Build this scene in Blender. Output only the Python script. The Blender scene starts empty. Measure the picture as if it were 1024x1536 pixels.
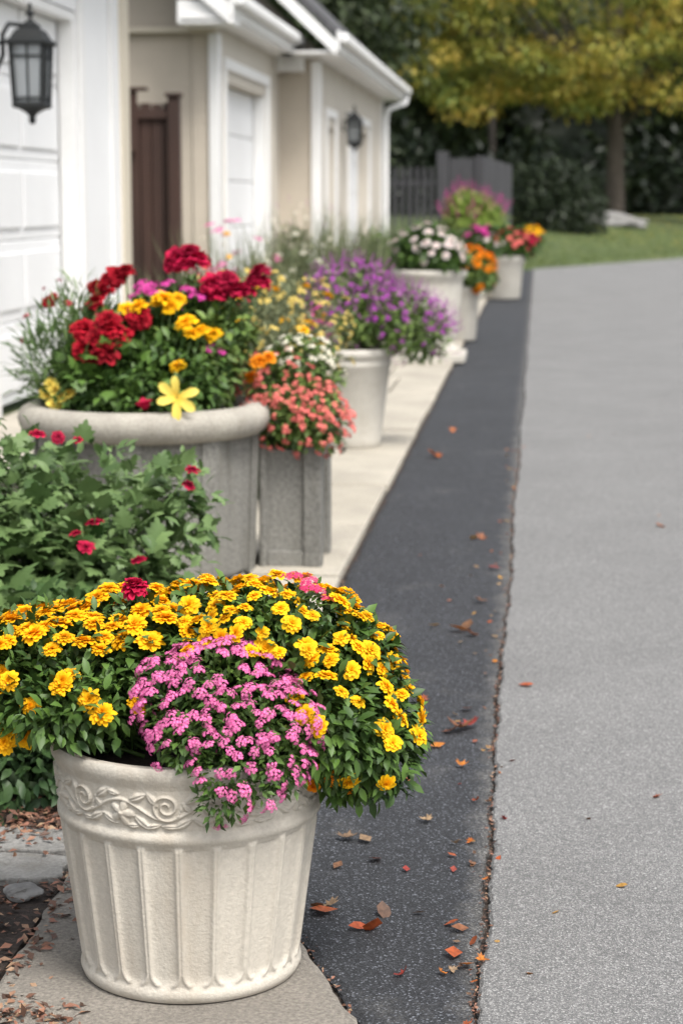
import bpy, math, random
import numpy as np
from mathutils import Vector, Matrix
rng=np.random.default_rng(11); random.seed(11)
sc=bpy.context.scene; COL=sc.collection
CAM=np.array([0,0,1.5])

# ---------------------------------------------------------------- materials
def newmat(name):
    m=bpy.data.materials.new(name); m.use_nodes=True
    nt=m.node_tree; nt.nodes.clear()
    out=nt.nodes.new('ShaderNodeOutputMaterial'); b=nt.nodes.new('ShaderNodeBsdfPrincipled')
    nt.links.new(b.outputs[0],out.inputs[0])
    return m,nt,b,out
def N(nt,t,**k):
    n=nt.nodes.new(t)
    for a,v in k.items(): setattr(n,a,v)
    return n
def ramp(nt,stops,src):
    r=N(nt,'ShaderNodeValToRGB'); e=r.color_ramp.elements
    while len(e)<len(stops): e.new(.5)
    for i,(p,c) in enumerate(stops):
        e[i].position=p; e[i].color=(*c,1)
    nt.links.new(src,r.inputs[0]); return r
def noise(nt,vec,scale,detail=4,rough=.6):
    n=N(nt,'ShaderNodeTexNoise'); n.inputs['Scale'].default_value=scale; n.inputs['Detail'].default_value=detail
    n.inputs['Roughness'].default_value=rough; nt.links.new(vec,n.inputs['Vector']); return n
def mix(nt,a,b,f,mode='MIX'):
    m=N(nt,'ShaderNodeMix',data_type='RGBA',blend_type=mode)
    for s,v in ((6,a),(7,b),(0,f)):
        if hasattr(v,'type') and hasattr(v,'is_linked'): nt.links.new(v,m.inputs[s])
        elif s==0: m.inputs[0].default_value=v
        else: m.inputs[s].default_value=(*v,1)
    return m.outputs[2]
def mul(c,k): return tuple(min(1,x*k) for x in c)
def paint(name,col,rough=.6,scale=3,amt=.12,fine=60,famt=.05,bump=.0,bscale=80,stain=None,metal=0,streak=False):
    m,nt,b,out=newmat(name); tc=N(nt,'ShaderNodeTexCoord'); v=tc.outputs['Object']
    if streak:
        mp=N(nt,'ShaderNodeMapping'); mp.inputs['Scale'].default_value=(1,1,.15); nt.links.new(v,mp.inputs[0]); vs=mp.outputs[0]
    else: vs=v
    n1=noise(nt,vs,scale,5); r=ramp(nt,[(.3,mul(col,1-amt)),(.7,mul(col,1+amt))],n1.outputs[0])
    n2=noise(nt,v,fine,3); r2=ramp(nt,[(.35,(1-famt*2,)*3),(.65,(1,1,1))],n2.outputs[0])
    c=mix(nt,r.outputs[0],r2.outputs[0],1.0,'MULTIPLY')
    if stain:
        n3=noise(nt,vs,scale*2.3,6,.7); f=ramp(nt,[(.5,(0,0,0)),(.72,(1,1,1))],n3.outputs[0])
        c=mix(nt,c,stain,f.outputs[0])
    nt.links.new(c,b.inputs['Base Color']); b.inputs['Roughness'].default_value=rough; b.inputs['Metallic'].default_value=metal
    if bump:
        bn=noise(nt,v,bscale,5); bp=N(nt,'ShaderNodeBump'); bp.inputs['Strength'].default_value=bump; bp.inputs['Distance'].default_value=.01
        nt.links.new(bn.outputs[0],bp.inputs['Height']); nt.links.new(bp.outputs[0],b.inputs['Normal'])
    return m
def transmix(nt,b,out,c,trans):
    if trans<=0: return
    t=N(nt,'ShaderNodeBsdfTranslucent'); nt.links.new(c,t.inputs[0])
    ms=N(nt,'ShaderNodeMixShader'); ms.inputs[0].default_value=trans
    nt.links.new(b.outputs[0],ms.inputs[1]); nt.links.new(t.outputs[0],ms.inputs[2]); nt.links.new(ms.outputs[0],out.inputs[0])
def leafmat(name,dark,light,rough=.5,trans=.0):
    m,nt,b,out=newmat(name)
    a=N(nt,'ShaderNodeAttribute',attribute_name='tint')
    mid=tuple((x+y)/2 for x,y in zip(dark,light))
    r=ramp(nt,[(0,dark),(.5,mid),(1,light)],a.outputs['Fac'])
    nt.links.new(r.outputs[0],b.inputs['Base Color']); b.inputs['Roughness'].default_value=rough
    b.inputs['Specular IOR Level'].default_value=.35
    transmix(nt,b,out,r.outputs[0],trans)
    return m
def rampleaf(name,stops,objrand=False,rough=.6,trans=.15):
    m,nt,b,out=newmat(name)
    if objrand: src=N(nt,'ShaderNodeObjectInfo').outputs['Random']
    else: src=N(nt,'ShaderNodeAttribute',attribute_name='tint').outputs['Fac']
    r=ramp(nt,stops,src); c=r.outputs[0]
    if objrand:
        tc=N(nt,'ShaderNodeTexCoord'); nn=noise(nt,tc.outputs['Object'],4,4)
        rr=ramp(nt,[(.35,(.5,.5,.5)),(.65,(1,1,1))],nn.outputs[0]); c=mix(nt,c,rr.outputs[0],1.0,'MULTIPLY')
    nt.links.new(c,b.inputs['Base Color']); b.inputs['Roughness'].default_value=rough
    transmix(nt,b,out,c,trans)
    return m
def petalmat(name,center,outer,var=.35,trans=.2):
    m,nt,b,out=newmat(name)
    rad=N(nt,'ShaderNodeAttribute',attribute_name='rad'); tint=N(nt,'ShaderNodeAttribute',attribute_name='tint')
    oi=N(nt,'ShaderNodeObjectInfo')
    mid=tuple(.35*x+.65*y for x,y in zip(center,outer))
    r=ramp(nt,[(0,center),(.4,mid),(1,outer)],rad.outputs['Fac'])
    ad=N(nt,'ShaderNodeMath',operation='ADD'); nt.links.new(tint.outputs['Fac'],ad.inputs[0]); nt.links.new(oi.outputs['Random'],ad.inputs[1])
    mm=N(nt,'ShaderNodeMath',operation='MULTIPLY_ADD'); mm.inputs[1].default_value=var; mm.inputs[2].default_value=1-var
    nt.links.new(ad.outputs[0],mm.inputs[0])
    cmb=N(nt,'ShaderNodeCombineColor')
    for i in range(3): nt.links.new(mm.outputs[0],cmb.inputs[i])
    c=mix(nt,r.outputs[0],cmb.outputs[0],1.0,'MULTIPLY')
    nt.links.new(c,b.inputs['Base Color']); b.inputs['Roughness'].default_value=.7; b.inputs['Specular IOR Level'].default_value=.2
    transmix(nt,b,out,c,trans)
    return m
def asphalt(name,dark,light,scale,edge=False):
    m,nt,b,out=newmat(name); tc=N(nt,'ShaderNodeTexCoord'); v=tc.outputs['Object']
    vo=N(nt,'ShaderNodeTexVoronoi'); vo.inputs['Scale'].default_value=scale; nt.links.new(v,vo.inputs['Vector'])
    sp=N(nt,'ShaderNodeSeparateColor'); nt.links.new(vo.outputs['Color'],sp.inputs[0])
    mid=tuple((x*1.3+y*.7)/2 for x,y in zip(dark,light))
    if edge: st=[(0,dark),(.55,mid),(.90,light),(.95,mul(light,2.8)),(1,mul(light,4))]
    else: st=[(0,dark),(.55,mid),(.86,light),(1,mul(light,1.6))]
    r=ramp(nt,st,sp.outputs[0])
    n2=noise(nt,v,1.3,6,.65); r2=ramp(nt,[(.3,(.82,.82,.82)),(.7,(1.0,1.0,1.0))],n2.outputs[0])
    c=mix(nt,r.outputs[0],r2.outputs[0],1.0,'MULTIPLY')
    n4=noise(nt,v,60,4,.7); r4=ramp(nt,[(.3,(.75,.75,.75)),(.62,(1,1,1))],n4.outputs[0])
    c=mix(nt,c,r4.outputs[0],.7,'MULTIPLY')
    if edge:  # worn, gritty margin along the crack
        sx=N(nt,'ShaderNodeSeparateXYZ'); nt.links.new(v,sx.inputs[0])
        n3=noise(nt,v,9,5,.7)
        ma=N(nt,'ShaderNodeMath',operation='MULTIPLY_ADD'); ma.inputs[1].default_value=.16; nt.links.new(n3.outputs[0],ma.inputs[0]); nt.links.new(sx.outputs[0],ma.inputs[2])
        mr=N(nt,'ShaderNodeMapRange'); mr.inputs[1].default_value=-.075; mr.inputs[2].default_value=.01; nt.links.new(ma.outputs[0],mr.inputs[0])
        rr=ramp(nt,[(0,(.04,.039,.037)),(.6,(.11,.107,.10)),(1,(.32,.31,.29))],sp.outputs[1])
        f2=N(nt,'ShaderNodeMath',operation='MULTIPLY'); f2.inputs[1].default_value=.85; nt.links.new(mr.outputs[0],f2.inputs[0])
        c=mix(nt,c,rr.outputs[0],f2.outputs[0])
        n5=noise(nt,v,2.6,6,.75); g=ramp(nt,[(.56,(0,0,0)),(.82,(.45,.45,.45))],n5.outputs[0])
        c=mix(nt,c,rr.outputs[0],g.outputs[0])
    nt.links.new(c,b.inputs['Base Color']); b.inputs['Roughness'].default_value=.85
    bp=N(nt,'ShaderNodeBump'); bp.inputs['Strength'].default_value=.6; bp.inputs['Distance'].default_value=.004
    nt.links.new(vo.outputs['Distance'],bp.inputs['Height']); nt.links.new(bp.outputs[0],b.inputs['Normal'])
    return m
def siding(name,col,period=.14):
    m=paint(name,col,.7,1.2,.06,40,.03)
    nt=m.node_tree; b=[n for n in nt.nodes if n.type=='BSDF_PRINCIPLED'][0]
    tc=N(nt,'ShaderNodeTexCoord'); sx=N(nt,'ShaderNodeSeparateXYZ'); nt.links.new(tc.outputs['Object'],sx.inputs[0])
    d=N(nt,'ShaderNodeMath',operation='DIVIDE'); d.inputs[1].default_value=period; nt.links.new(sx.outputs[2],d.inputs[0])
    f=N(nt,'ShaderNodeMath',operation='FRACT'); nt.links.new(d.outputs[0],f.inputs[0])
    iv=N(nt,'ShaderNodeMath',operation='SUBTRACT'); iv.inputs[0].default_value=1; nt.links.new(f.outputs[0],iv.inputs[1])
    bp=N(nt,'ShaderNodeBump'); bp.inputs['Strength'].default_value=.7; bp.inputs['Distance'].default_value=.02
    nt.links.new(iv.outputs[0],bp.inputs['Height']); nt.links.new(bp.outputs[0],b.inputs['Normal'])
    return m

M={}
M['white']=paint('white_paint',(.79,.795,.80),.5,1.5,.03,30,.02)
M['trim']=paint('white_trim',(.77,.77,.76),.5,1.5,.04,30,.02)
M['cream']=paint('cream_trim',(.62,.56,.45),.6,1.5,.05)
M['beige']=siding('beige_siding',(.47,.415,.34))
M['beige2']=siding('pale_siding',(.50,.46,.395))
M['shingle']=paint('grey_shingle',(.09,.09,.095),.9,6,.3,50,.2,.5,40)
M['stone']=paint('cast_stone',(.54,.50,.43),.8,5,.08,90,.06,.25,160,stain=(.44,.39,.32),streak=True)
M['concgrey']=paint('weathered_concrete',(.215,.21,.19),.9,4,.25,70,.18,.6,70,stain=(.125,.12,.10),streak=True)
M['concrim']=paint('concrete_rim',(.38,.355,.305),.9,6,.15,80,.1,.5,80,stain=(.26,.24,.2))
M['potwhite']=paint('pale_planter',(.52,.495,.44),.7,4,.08,60,.05,.2,60,stain=(.42,.39,.335))
M['walk']=paint('pale_concrete',(.42,.385,.32),.9,1.7,.16,90,.1,.35,120,stain=(.31,.285,.24))
M['slab']=paint('slab_concrete',(.27,.245,.21),.9,2.5,.22,110,.22,.7,140,stain=(.165,.15,.13))
M['flag']=paint('flagstone',(.24,.235,.22),.9,6,.2,90,.15,.8,60,stain=(.15,.14,.12))
M['soil']=paint('soil',(.05,.036,.028),.95,12,.4,80,.3,1,50)
M['brown']=paint('brown_wood',(.058,.028,.020),.7,4,.35,60,.2,.3,40,streak=True)
M['greywood']=paint('grey_wood',(.055,.055,.06),.8,4,.25,60,.15,.3,40,streak=True)
M['black']=paint('black_metal',(.005,.007,.008),.7,8,.3)
M['bark']=paint('bark',(.10,.082,.066),.95,3,.35,20,.3,1,14,streak=True)
M['rock']=paint('rock',(.24,.235,.225),.9,3,.3,20,.2,.8,12)
M['lawn']=paint('lawn',(.075,.11,.03),.95,.35,.25,6,.25,1,10,stain=(.11,.12,.038))
M['drive']=asphalt('worn_asphalt',(.115,.115,.115),(.29,.287,.28),330)
M['strip']=asphalt('dark_asphalt',(.010,.011,.0135),(.045,.048,.055),260,True)
gm,gnt,gb,go=newmat('lantern_glass'); gb.inputs['Base Color'].default_value=(.42,.45,.47,1); gb.inputs['Roughness'].default_value=.25; gb.inputs['Transmission Weight'].default_value=.5
M['glass']=gm
M['leafdark']=leafmat('leaf_dark',(.016,.042,.010),(.085,.16,.028))
M['leafunder']=leafmat('leaf_under',(.010,.028,.009),(.045,.09,.025))
M['leafmid']=leafmat('leaf_mid',(.035,.075,.015),(.15,.225,.05))
M['leafgrey']=leafmat('leaf_sage',(.06,.085,.04),(.24,.26,.14),trans=.3)
M['leafshrub']=leafmat('leaf_shrub',(.035,.08,.020),(.18,.27,.10),.45,.25)
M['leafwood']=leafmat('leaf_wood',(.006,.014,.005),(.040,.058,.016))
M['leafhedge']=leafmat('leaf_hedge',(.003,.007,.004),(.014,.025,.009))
M['autumn']=rampleaf('autumn_leaf',[(0,(.05,.085,.018)),(.35,(.17,.22,.04)),(.68,(.36,.34,.055)),(1,(.60,.42,.08))],trans=.4)
M['fallen']=rampleaf('fallen_leaf',[(0,(.20,.10,.05)),(.18,(.45,.09,.02)),(.36,(.60,.22,.02)),(.5,(.34,.03,.025)),(.62,(.26,.15,.08)),(.78,(.62,.33,.04)),(.88,(.40,.27,.15)),(1,(.13,.07,.045))],objrand=True)
M['chip']=rampleaf('mulch_chip',[(0,(.05,.027,.018)),(.4,(.14,.065,.038)),(.75,(.25,.11,.07)),(1,(.30,.20,.12))],trans=0)
M['yellow']=petalmat('yellow_petal',(.84,.36,.0),(.88,.53,.008),.2)
M['orange']=petalmat('orange_petal',(.75,.16,.0),(.85,.30,.008),.25)
M['gold']=petalmat('gold_petal',(.84,.30,.0),(.88,.49,.006),.2)
M['lemon']=petalmat('lemon_petal',(.8,.5,.05),(.84,.70,.15),.2)
M['pink']=petalmat('pink_petal',(.80,.36,.54),(.68,.10,.33),.3)
M['rose']=petalmat('rose_petal',(.5,.02,.08),(.62,.05,.17),.35)
M['red']=petalmat('red_petal',(.12,.0,.004),(.38,.006,.02),.55)
M['crimson']=petalmat('crimson_petal',(.18,.0,.02),(.43,.008,.05),.45)
M['coral']=petalmat('coral_petal',(.8,.30,.22),(.70,.13,.13),.35)
M['whitep']=petalmat('white_petal',(.7,.6,.34),(.76,.74,.66),.15)
M['palepink']=petalmat('pale_pink_petal',(.7,.5,.45),(.78,.71,.69),.15)
M['purple']=petalmat('purple_petal',(.45,.10,.42),(.36,.055,.38),.4)
M['magenta']=petalmat('magenta_petal',(.65,.1,.36),(.55,.035,.28),.35)
M['straw']=petalmat('straw_petal',(.72,.48,.08),(.76,.60,.18))
M['stem']=paint('stem_green',(.07,.13,.03))

# ---------------------------------------------------------------- mesh helpers
def raw_mesh(name,V,F,mat=None,smooth=True,tint=None,rad=None):
    V=np.asarray(V,dtype=np.float64)
    me=bpy.data.meshes.new(name)
    sizes=[len(f) for f in F] if not isinstance(F,np.ndarray) else [F.shape[1]]*len(F)
    loops=np.concatenate([np.asarray(f) for f in F]) if not isinstance(F,np.ndarray) else F.ravel()
    me.vertices.add(len(V)); me.vertices.foreach_set('co',V.ravel())
    me.loops.add(len(loops)); me.loops.foreach_set('vertex_index',loops.astype(np.int32))
    me.polygons.add(len(sizes)); st=np.concatenate([[0],np.cumsum(sizes)[:-1]]).astype(np.int32)
    me.polygons.foreach_set('loop_start',st)
    me.update(calc_edges=True)
    me.polygons.foreach_set('use_smooth',[smooth]*len(sizes))
    if mat: me.materials.append(mat)
    for nm,arr in (('tint',tint),('rad',rad)):
        if arr is not None:
            a=me.attributes.new(nm,'FLOAT','POINT'); a.data.foreach_set('value',np.asarray(arr,dtype=np.float32))
    return me
def thing(name,label,cat,loc,group=None):
    e=bpy.data.objects.new(name,None); e.location=loc; e.empty_display_size=.1; COL.objects.link(e)
    e['label']=label; e['category']=cat
    if group: e['group']=group
    return e
def part(name,V,F,mat,parent,smooth=True,tint=None,rad=None,bevel=0):
    me=raw_mesh(name,V,F,mat,smooth,tint,rad)
    o=bpy.data.objects.new(name,me); COL.objects.link(o)
    if parent is not None:
        o.parent=parent
        if parent.parent is None: o.matrix_parent_inverse=Matrix.Translation(-Vector(parent.location))
    if bevel:
        b=o.modifiers.new('bevel','BEVEL'); b.width=bevel; b.segments=2; b.limit_method='ANGLE'
    return o
BF=[(0,3,2,1),(4,5,6,7),(0,1,5,4),(1,2,6,5),(2,3,7,6),(3,0,4,7)]
def boxes(name,L,mat,parent,bevel=.006):
    V=[];F=[]
    for x0,x1,y0,y1,z0,z1 in L:
        k=len(V)
        V+=[(x0,y0,z0),(x1,y0,z0),(x1,y1,z0),(x0,y1,z0),(x0,y0,z1),(x1,y0,z1),(x1,y1,z1),(x0,y1,z1)]
        F+=[tuple(i+k for i in f) for f in BF]
    return part(name,V,F,mat,parent,False,bevel=bevel)
def each(name,L,mat,parent,bevel=.006):
    for b in L: boxes(name,[b],mat,parent,bevel)
def prism(name,poly,axis,a,b,mat,parent,bevel=0):
    n=len(poly); V=[]
    for c in (a,b):
        for p in poly:
            V.append((p[0],c,p[1]) if axis=='y' else (p[0],p[1],c))
    F=[tuple(range(n))[::-1],tuple(range(n,2*n))]+[(i,(i+1)%n,n+(i+1)%n,n+i) for i in range(n)]
    return part(name,V,F,mat,parent,False,bevel=bevel)
def lathe_vf(prof,segs,cx=0,cy=0,close=True):
    V=[];F=[]
    for r,z in prof:
        for i in range(segs):
            a=2*math.pi*i/segs
            V.append((cx+r*math.cos(a),cy+r*math.sin(a),z))
    for j in range(len(prof)-1):
        for i in range(segs):
            k=(i+1)%segs
            F.append((j*segs+i,j*segs+k,(j+1)*segs+k,(j+1)*segs+i))
    if close: F.append(tuple(range(segs))[::-1])
    return V,F
def tube(pts,rads,sides=8):
    V=[];F=[]; pts=[Vector(p) for p in pts]
    for i,p in enumerate(pts):
        d=(pts[min(i+1,len(pts)-1)]-pts[max(i-1,0)]).normalized()
        u=d.orthogonal().normalized() if i==0 else (u-d*u.dot(d)).normalized()
        w=d.cross(u)
        for k in range(sides):
            a=2*math.pi*k/sides; V.append(tuple(p+(u*math.cos(a)+w*math.sin(a))*rads[i]))
    for i in range(len(pts)-1):
        for k in range(sides):
            q=(k+1)%sides; F.append((i*sides+k,i*sides+q,(i+1)*sides+q,(i+1)*sides+k))
    F.append(tuple(range(sides))[::-1]); F.append(tuple((len(pts)-1)*sides+k for k in range(sides)))
    return V,F
def merge(parts):
    V=[];F=[]
    for v,f in parts:
        k=len(V); V+=list(v); F+=[tuple(i+k for i in q) for q in f]
    return V,F

LEAF=(np.array([(0,0,0),(-.2,.3,.05),(0,.33,0),(.2,.3,.05),(-.2,.62,.04),(0,.66,-.03),(.2,.62,.04),(0,1,-.14)]),
      np.array([(0,2,1),(0,3,2),(1,2,5),(1,5,4),(2,3,6),(2,6,5),(4,5,7),(5,6,7)]))
SLEAF=(np.array([(0,0,0),(-.24,.45,.05),(0,.48,-.02),(.24,.45,.05),(0,1,-.1)]),np.array([(0,2,1),(0,3,2),(1,2,4),(2,3,4)]))
NLEAF=(np.array([(0,0,0),(-.07,.4,.02),(0,.42,0),(.07,.4,.02),(0,1,-.12)]),np.array([(0,2,1),(0,3,2),(1,2,4),(2,3,4)]))
BLADE=(np.array([(-.006,0,0),(.006,0,0),(-.005,.4,.0),(.005,.4,.0),(-.004,.75,-.04),(.004,.75,-.04),(0,1,-.12)]),
       np.array([(0,1,3),(0,3,2),(2,3,5),(2,5,4),(4,5,6)]))
def lobed(out,dz=-.15):
    V=[(0,.42,0)]; n=len(out)
    for x,y in out: V.append((x,y,dz*(x*x+ (y-.42)**2)*1.2+.05*abs(x)))
    return np.array(V),np.array([(0,1+i,1+(i+1)%n) for i in range(n)])
half=[(0,0),(.16,.02),(.30,-.02),(.30,.14),(.52,.24),(.38,.34),(.52,.56),(.30,.54),(.28,.74),(.13,.74),(.1,.9)]
BROAD=lobed(half+[(0,1.0)]+[(-x,y) for x,y in half[:0:-1]],-.3)
mh=[(.0,0),(.06,.2),(.3,.08),(.26,.24),(.5,.3),(.38,.42),(.46,.62),(.22,.55),(.2,.72),(.09,.74)]
MAPLE=lobed(mh+[(0,1.0)]+[(-x,y) for x,y in mh[:0:-1]],.25)

def batch(tm,P,D,U,S,tint,extra=None):
    V0,F0=tm[0],tm[1]; n=len(P)
    D=D/np.linalg.norm(D,axis=1,keepdims=True)
    X=np.cross(D,U); X/=np.linalg.norm(X,axis=1,keepdims=True)+1e-9
    Z=np.cross(X,D)
    S=np.asarray(S).reshape(n,1,1)
    W=P[:,None,:]+S*(V0[None,:,0:1]*X[:,None,:]+V0[None,:,1:2]*D[:,None,:]+V0[None,:,2:3]*Z[:,None,:])
    k=len(V0)
    F=(F0[None]+(np.arange(n)*k)[:,None,None]).reshape(-1,F0.shape[1])
    T=np.repeat(tint,k)
    if len(tm)>2: T=np.clip(T+np.tile(tm[2]-.5,n)*.6,0,1)
    R=np.tile(tm[3],n) if len(tm)>3 else None
    return W.reshape(-1,3),F,T,R
def catb(bs):
    V=[];F=[];T=[];k=0
    for b in bs:
        V.append(b[0]);F.append(b[1]+k);T.append(b[2]);k+=len(b[0])
    return np.concatenate(V),np.concatenate(F),np.concatenate(T)
def unit(n):
    v=rng.normal(size=(n,3)); return v/np.linalg.norm(v,axis=1,keepdims=True)
def sample(blobs,n,lo,hi,up=None):
    C=np.array([b[0] for b in blobs],float); R=np.array([b[1] for b in blobs],float)
    w=np.prod(R,axis=1)**(2/3); w/=w.sum()
    i=rng.choice(len(blobs),n,p=w); u=unit(n)
    if up is not None: u[:,2]=np.where(rng.random(n)<up,np.abs(u[:,2]),u[:,2])
    f=lo+(hi-lo)*rng.random(n)**.6
    P=C[i]+R[i]*u*f[:,None]
    O=u/R[i]; O/=np.linalg.norm(O,axis=1,keepdims=True)
    return P,O,i
def inside(P,blobs,k=.9):
    m=np.zeros(len(P),bool)
    for c,r in blobs: m|=(((P-np.array(c))/np.array(r))**2).sum(1)<k*k
    return m
def leaves(name,parent,blobs,n,size,tm,mat,lo=.55,hi=1.05,droop=.15,upn=.8,excl=None,stems=0,root=None,out=.7,stemr=.003,clt=0):
    P,O,ci=sample(blobs,n,lo,hi)
    keep=np.ones(n,bool)
    if excl: keep&=~excl(P)
    P=P[keep];O=O[keep];ci=ci[keep];n=len(P)
    D=O*out+unit(n)*.65+np.array([0,0,-droop])
    U=np.array([0,0,upn])+O*.5+unit(n)*.45
    S=size*(.6+.7*rng.random(n))
    cl=np.sin(P[:,0]*23+1.3)*np.sin(P[:,1]*19)*np.sin(P[:,2]*27+.7)
    if clt: tint=np.clip(rng.random(n)*.45+.05+rng.random(len(blobs))[ci]*clt,0,1)
    else: tint=np.clip(rng.random(n)*.75+.18+cl*.35,0,1)
    bs=[batch(tm,P,D,U,S,tint)]
    if stems and root is not None:
        Q,_,_=sample(blobs,stems,.7,1.0)
        V=[];F=[]
        for q in Q:
            r0=np.array(root)+np.append(rng.normal(size=2)*.03,0)
            mid=(r0+q)/2+np.array([0,0,.12*abs(q[2]-r0[2])])
            v,f=tube([r0,mid,q],[stemr*1.5,stemr,stemr*.6],3)
            k=len(V);V+=v
            for ff in f:
                if len(ff)==4: F+=[(ff[0]+k,ff[1]+k,ff[2]+k),(ff[0]+k,ff[2]+k,ff[3]+k)]
        bs.append((np.array(V),np.array(F),np.full(len(V),.55)))
    V,F,T=catb(bs)
    return part(name,V,F,mat,parent,True,T)

# ---- blossoms
def petal_rows(w,L,cup,ang,r0,elev,jit=0,z0=0):
    ts=[(0,.35),(.35,.8),(.75,1.0),(1.0,.6)]
    V=[];R=[]
    ce,se=math.cos(elev),math.sin(elev)
    for t,wf in ts:
        for s in (-1,0,1):
            y=r0+t*L*(1 if s==0 or t<1 else .92); x=s*w*wf; z=(cup*x*x/w if w else 0)+ -t*t*L*.18+ (jit*math.sin(9*t+s*2+ang*5))
            yy=r0+(y-r0)*ce-z*se; zz=z0+(y-r0)*se+z*ce
            V.append((x*math.cos(ang)-yy*math.sin(ang), x*math.sin(ang)+yy*math.cos(ang), zz)); R.append(min(1,t))
    F=[]
    for j in range(3):
        for i in range(2):
            a=j*3+i; F.append((a,a+1,a+4,a+3))
    return V,F,R
def multi(plist):
    V=[];F=[];R=[];T=[]
    for v,f,r,t in plist:
        k=len(V);V+=v;F+=[tuple(i+k for i in q) for q in f];R+=r;T+=[t]*len(v)
    return np.array(V),np.array(F),np.array(T),np.array(R)
def double_flower(rings,seed,jit=.03,rj=12):
    rn=random.Random(seed); pl=[]
    for n,r0,L,w,el,z0 in rings:
        off=rn.random()*6
        for i in range(n):
            a=off+2*math.pi*i/n+rn.uniform(-.14,.14)
            v,f,r=petal_rows(w*rn.uniform(.8,1.15),L*rn.uniform(.82,1.12),.4,a,r0,math.radians(el+rn.uniform(-rj,rj)),jit,z0)
            base=r0; r=[min(1,(base+ri*L)) for ri in r]
            pl.append((v,f,r,rn.random()))
    return multi(pl)
MARI=[double_flower([(14,.1,.9,.21,2,0),(13,.08,.78,.19,20,.03),(12,.06,.64,.17,38,.07),(10,.04,.5,.14,55,.10),(8,.02,.38,.11,70,.12),(5,.0,.28,.09,84,.13)],s,.02) for s in (1,2,3)]
ZIN=[double_flower([(11,.1,.9,.27,4,0),(10,.08,.72,.22,22,.02),(8,.05,.52,.17,42,.04),(5,.0,.34,.13,66,.06)],s,.015,8) for s in (4,5,6,10)]
RUF=[double_flower([(12,.1,.9,.3,-14,0),(12,.1,.85,.28,8,.06),(11,.08,.75,.26,30,.12),(10,.06,.65,.24,50,.16),(8,.04,.55,.2,68,.2),(5,.0,.45,.16,84,.2)],s,.07,20) for s in (14,15,16)]
LILY=[double_flower([(6,.05,.95,.24,22,0)],9,.01)]
TULIP=[double_flower([(5,.08,.9,.36,62,0),(4,.05,.85,.3,74,0)],12,.01)]
def floret_dome(n,polar,fr,seed,np_=5,flat=.8,jit=.3):
    rn=random.Random(seed); pl=[]
    for i in range(n):
        ct=1-(1-math.cos(polar))*(i+.5)/n; st=math.sqrt(max(0,1-ct*ct)); ph=i*2.39996+rn.uniform(-.25,.25)
        sc_=math.sin(polar) if polar<1.5 else 1
        c=Vector((st*math.cos(ph)/sc_,st*math.sin(ph)/sc_,ct*flat))*(1-fr*.4)*rn.uniform(.8,1.12)
        nrm=(Vector((st*math.cos(ph),st*math.sin(ph),ct))+Vector((rn.uniform(-jit,jit),rn.uniform(-jit,jit),rn.uniform(-.1,.3)))).normalized()
        q=nrm.to_track_quat('Z','Y'); tt=rn.random(); o=rn.random()*6
        for k in range(np_):
            a=o+2*math.pi*k/np_
            loc=[(0,0,0),(-.28,.5,.06),(.28,.5,.06),(-.32,.92,.0),(.32,.92,.0),(0,.80,.05)]
            vv=[]
            for x,y,z in loc:
                p=Vector((x*math.cos(a)-y*math.sin(a),x*math.sin(a)+y*math.cos(a),z))*fr
                vv.append(tuple(c+q@p))
            pl.append((vv,[0,.7,.7,1,1,.9],tt))
    V,_,T,R=multi([(v,[(0,2,5,1)],r,t) for v,r,t in pl])
    F=[]
    for i in range(len(pl)):
        k=i*6; F+=[(k,k+2,k+5),(k,k+5,k+1),(k+1,k+5,k+3),(k+2,k+4,k+5)]
    return V,np.array(F),T,R
VERB=[floret_dome(15,.95,.28,s,flat=.40) for s in (1,2,3,6,12)]
GER=[floret_dome(60,1.9,.27,s,jit=.7) for s in (4,5)]
SMALL=[floret_dome(5,1.1,.5,s,5) for s in (7,8)]
def spike(seed):
    rn=random.Random(seed); pl=[]
    for i in range(22):
        z=i/22*3; r=.28*(1-i/30); a=i*2.4
        v=[(0,0,z),(.12*math.cos(a+1)+r*math.cos(a),.12*math.sin(a+1)+r*math.sin(a),z+.1),(r*1.7*math.cos(a),r*1.7*math.sin(a),z+.22),(r*math.cos(a)-.12*math.cos(a+1),r*math.sin(a)-.12*math.sin(a+1),z+.1)]
        pl.append((v,[(0,1,2,3)],[0,.6,1,.6],rn.random()))
    return multi(pl)
SPIKE=[spike(3)]
_cache={}
def bmesh_for(tm,mat,name):
    key=(id(tm),mat.name,name)
    if key not in _cache: _cache[key]=raw_mesh(name,tm[0],tm[1],mat,True,tm[2],tm[3])
    return _cache[key]
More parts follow.
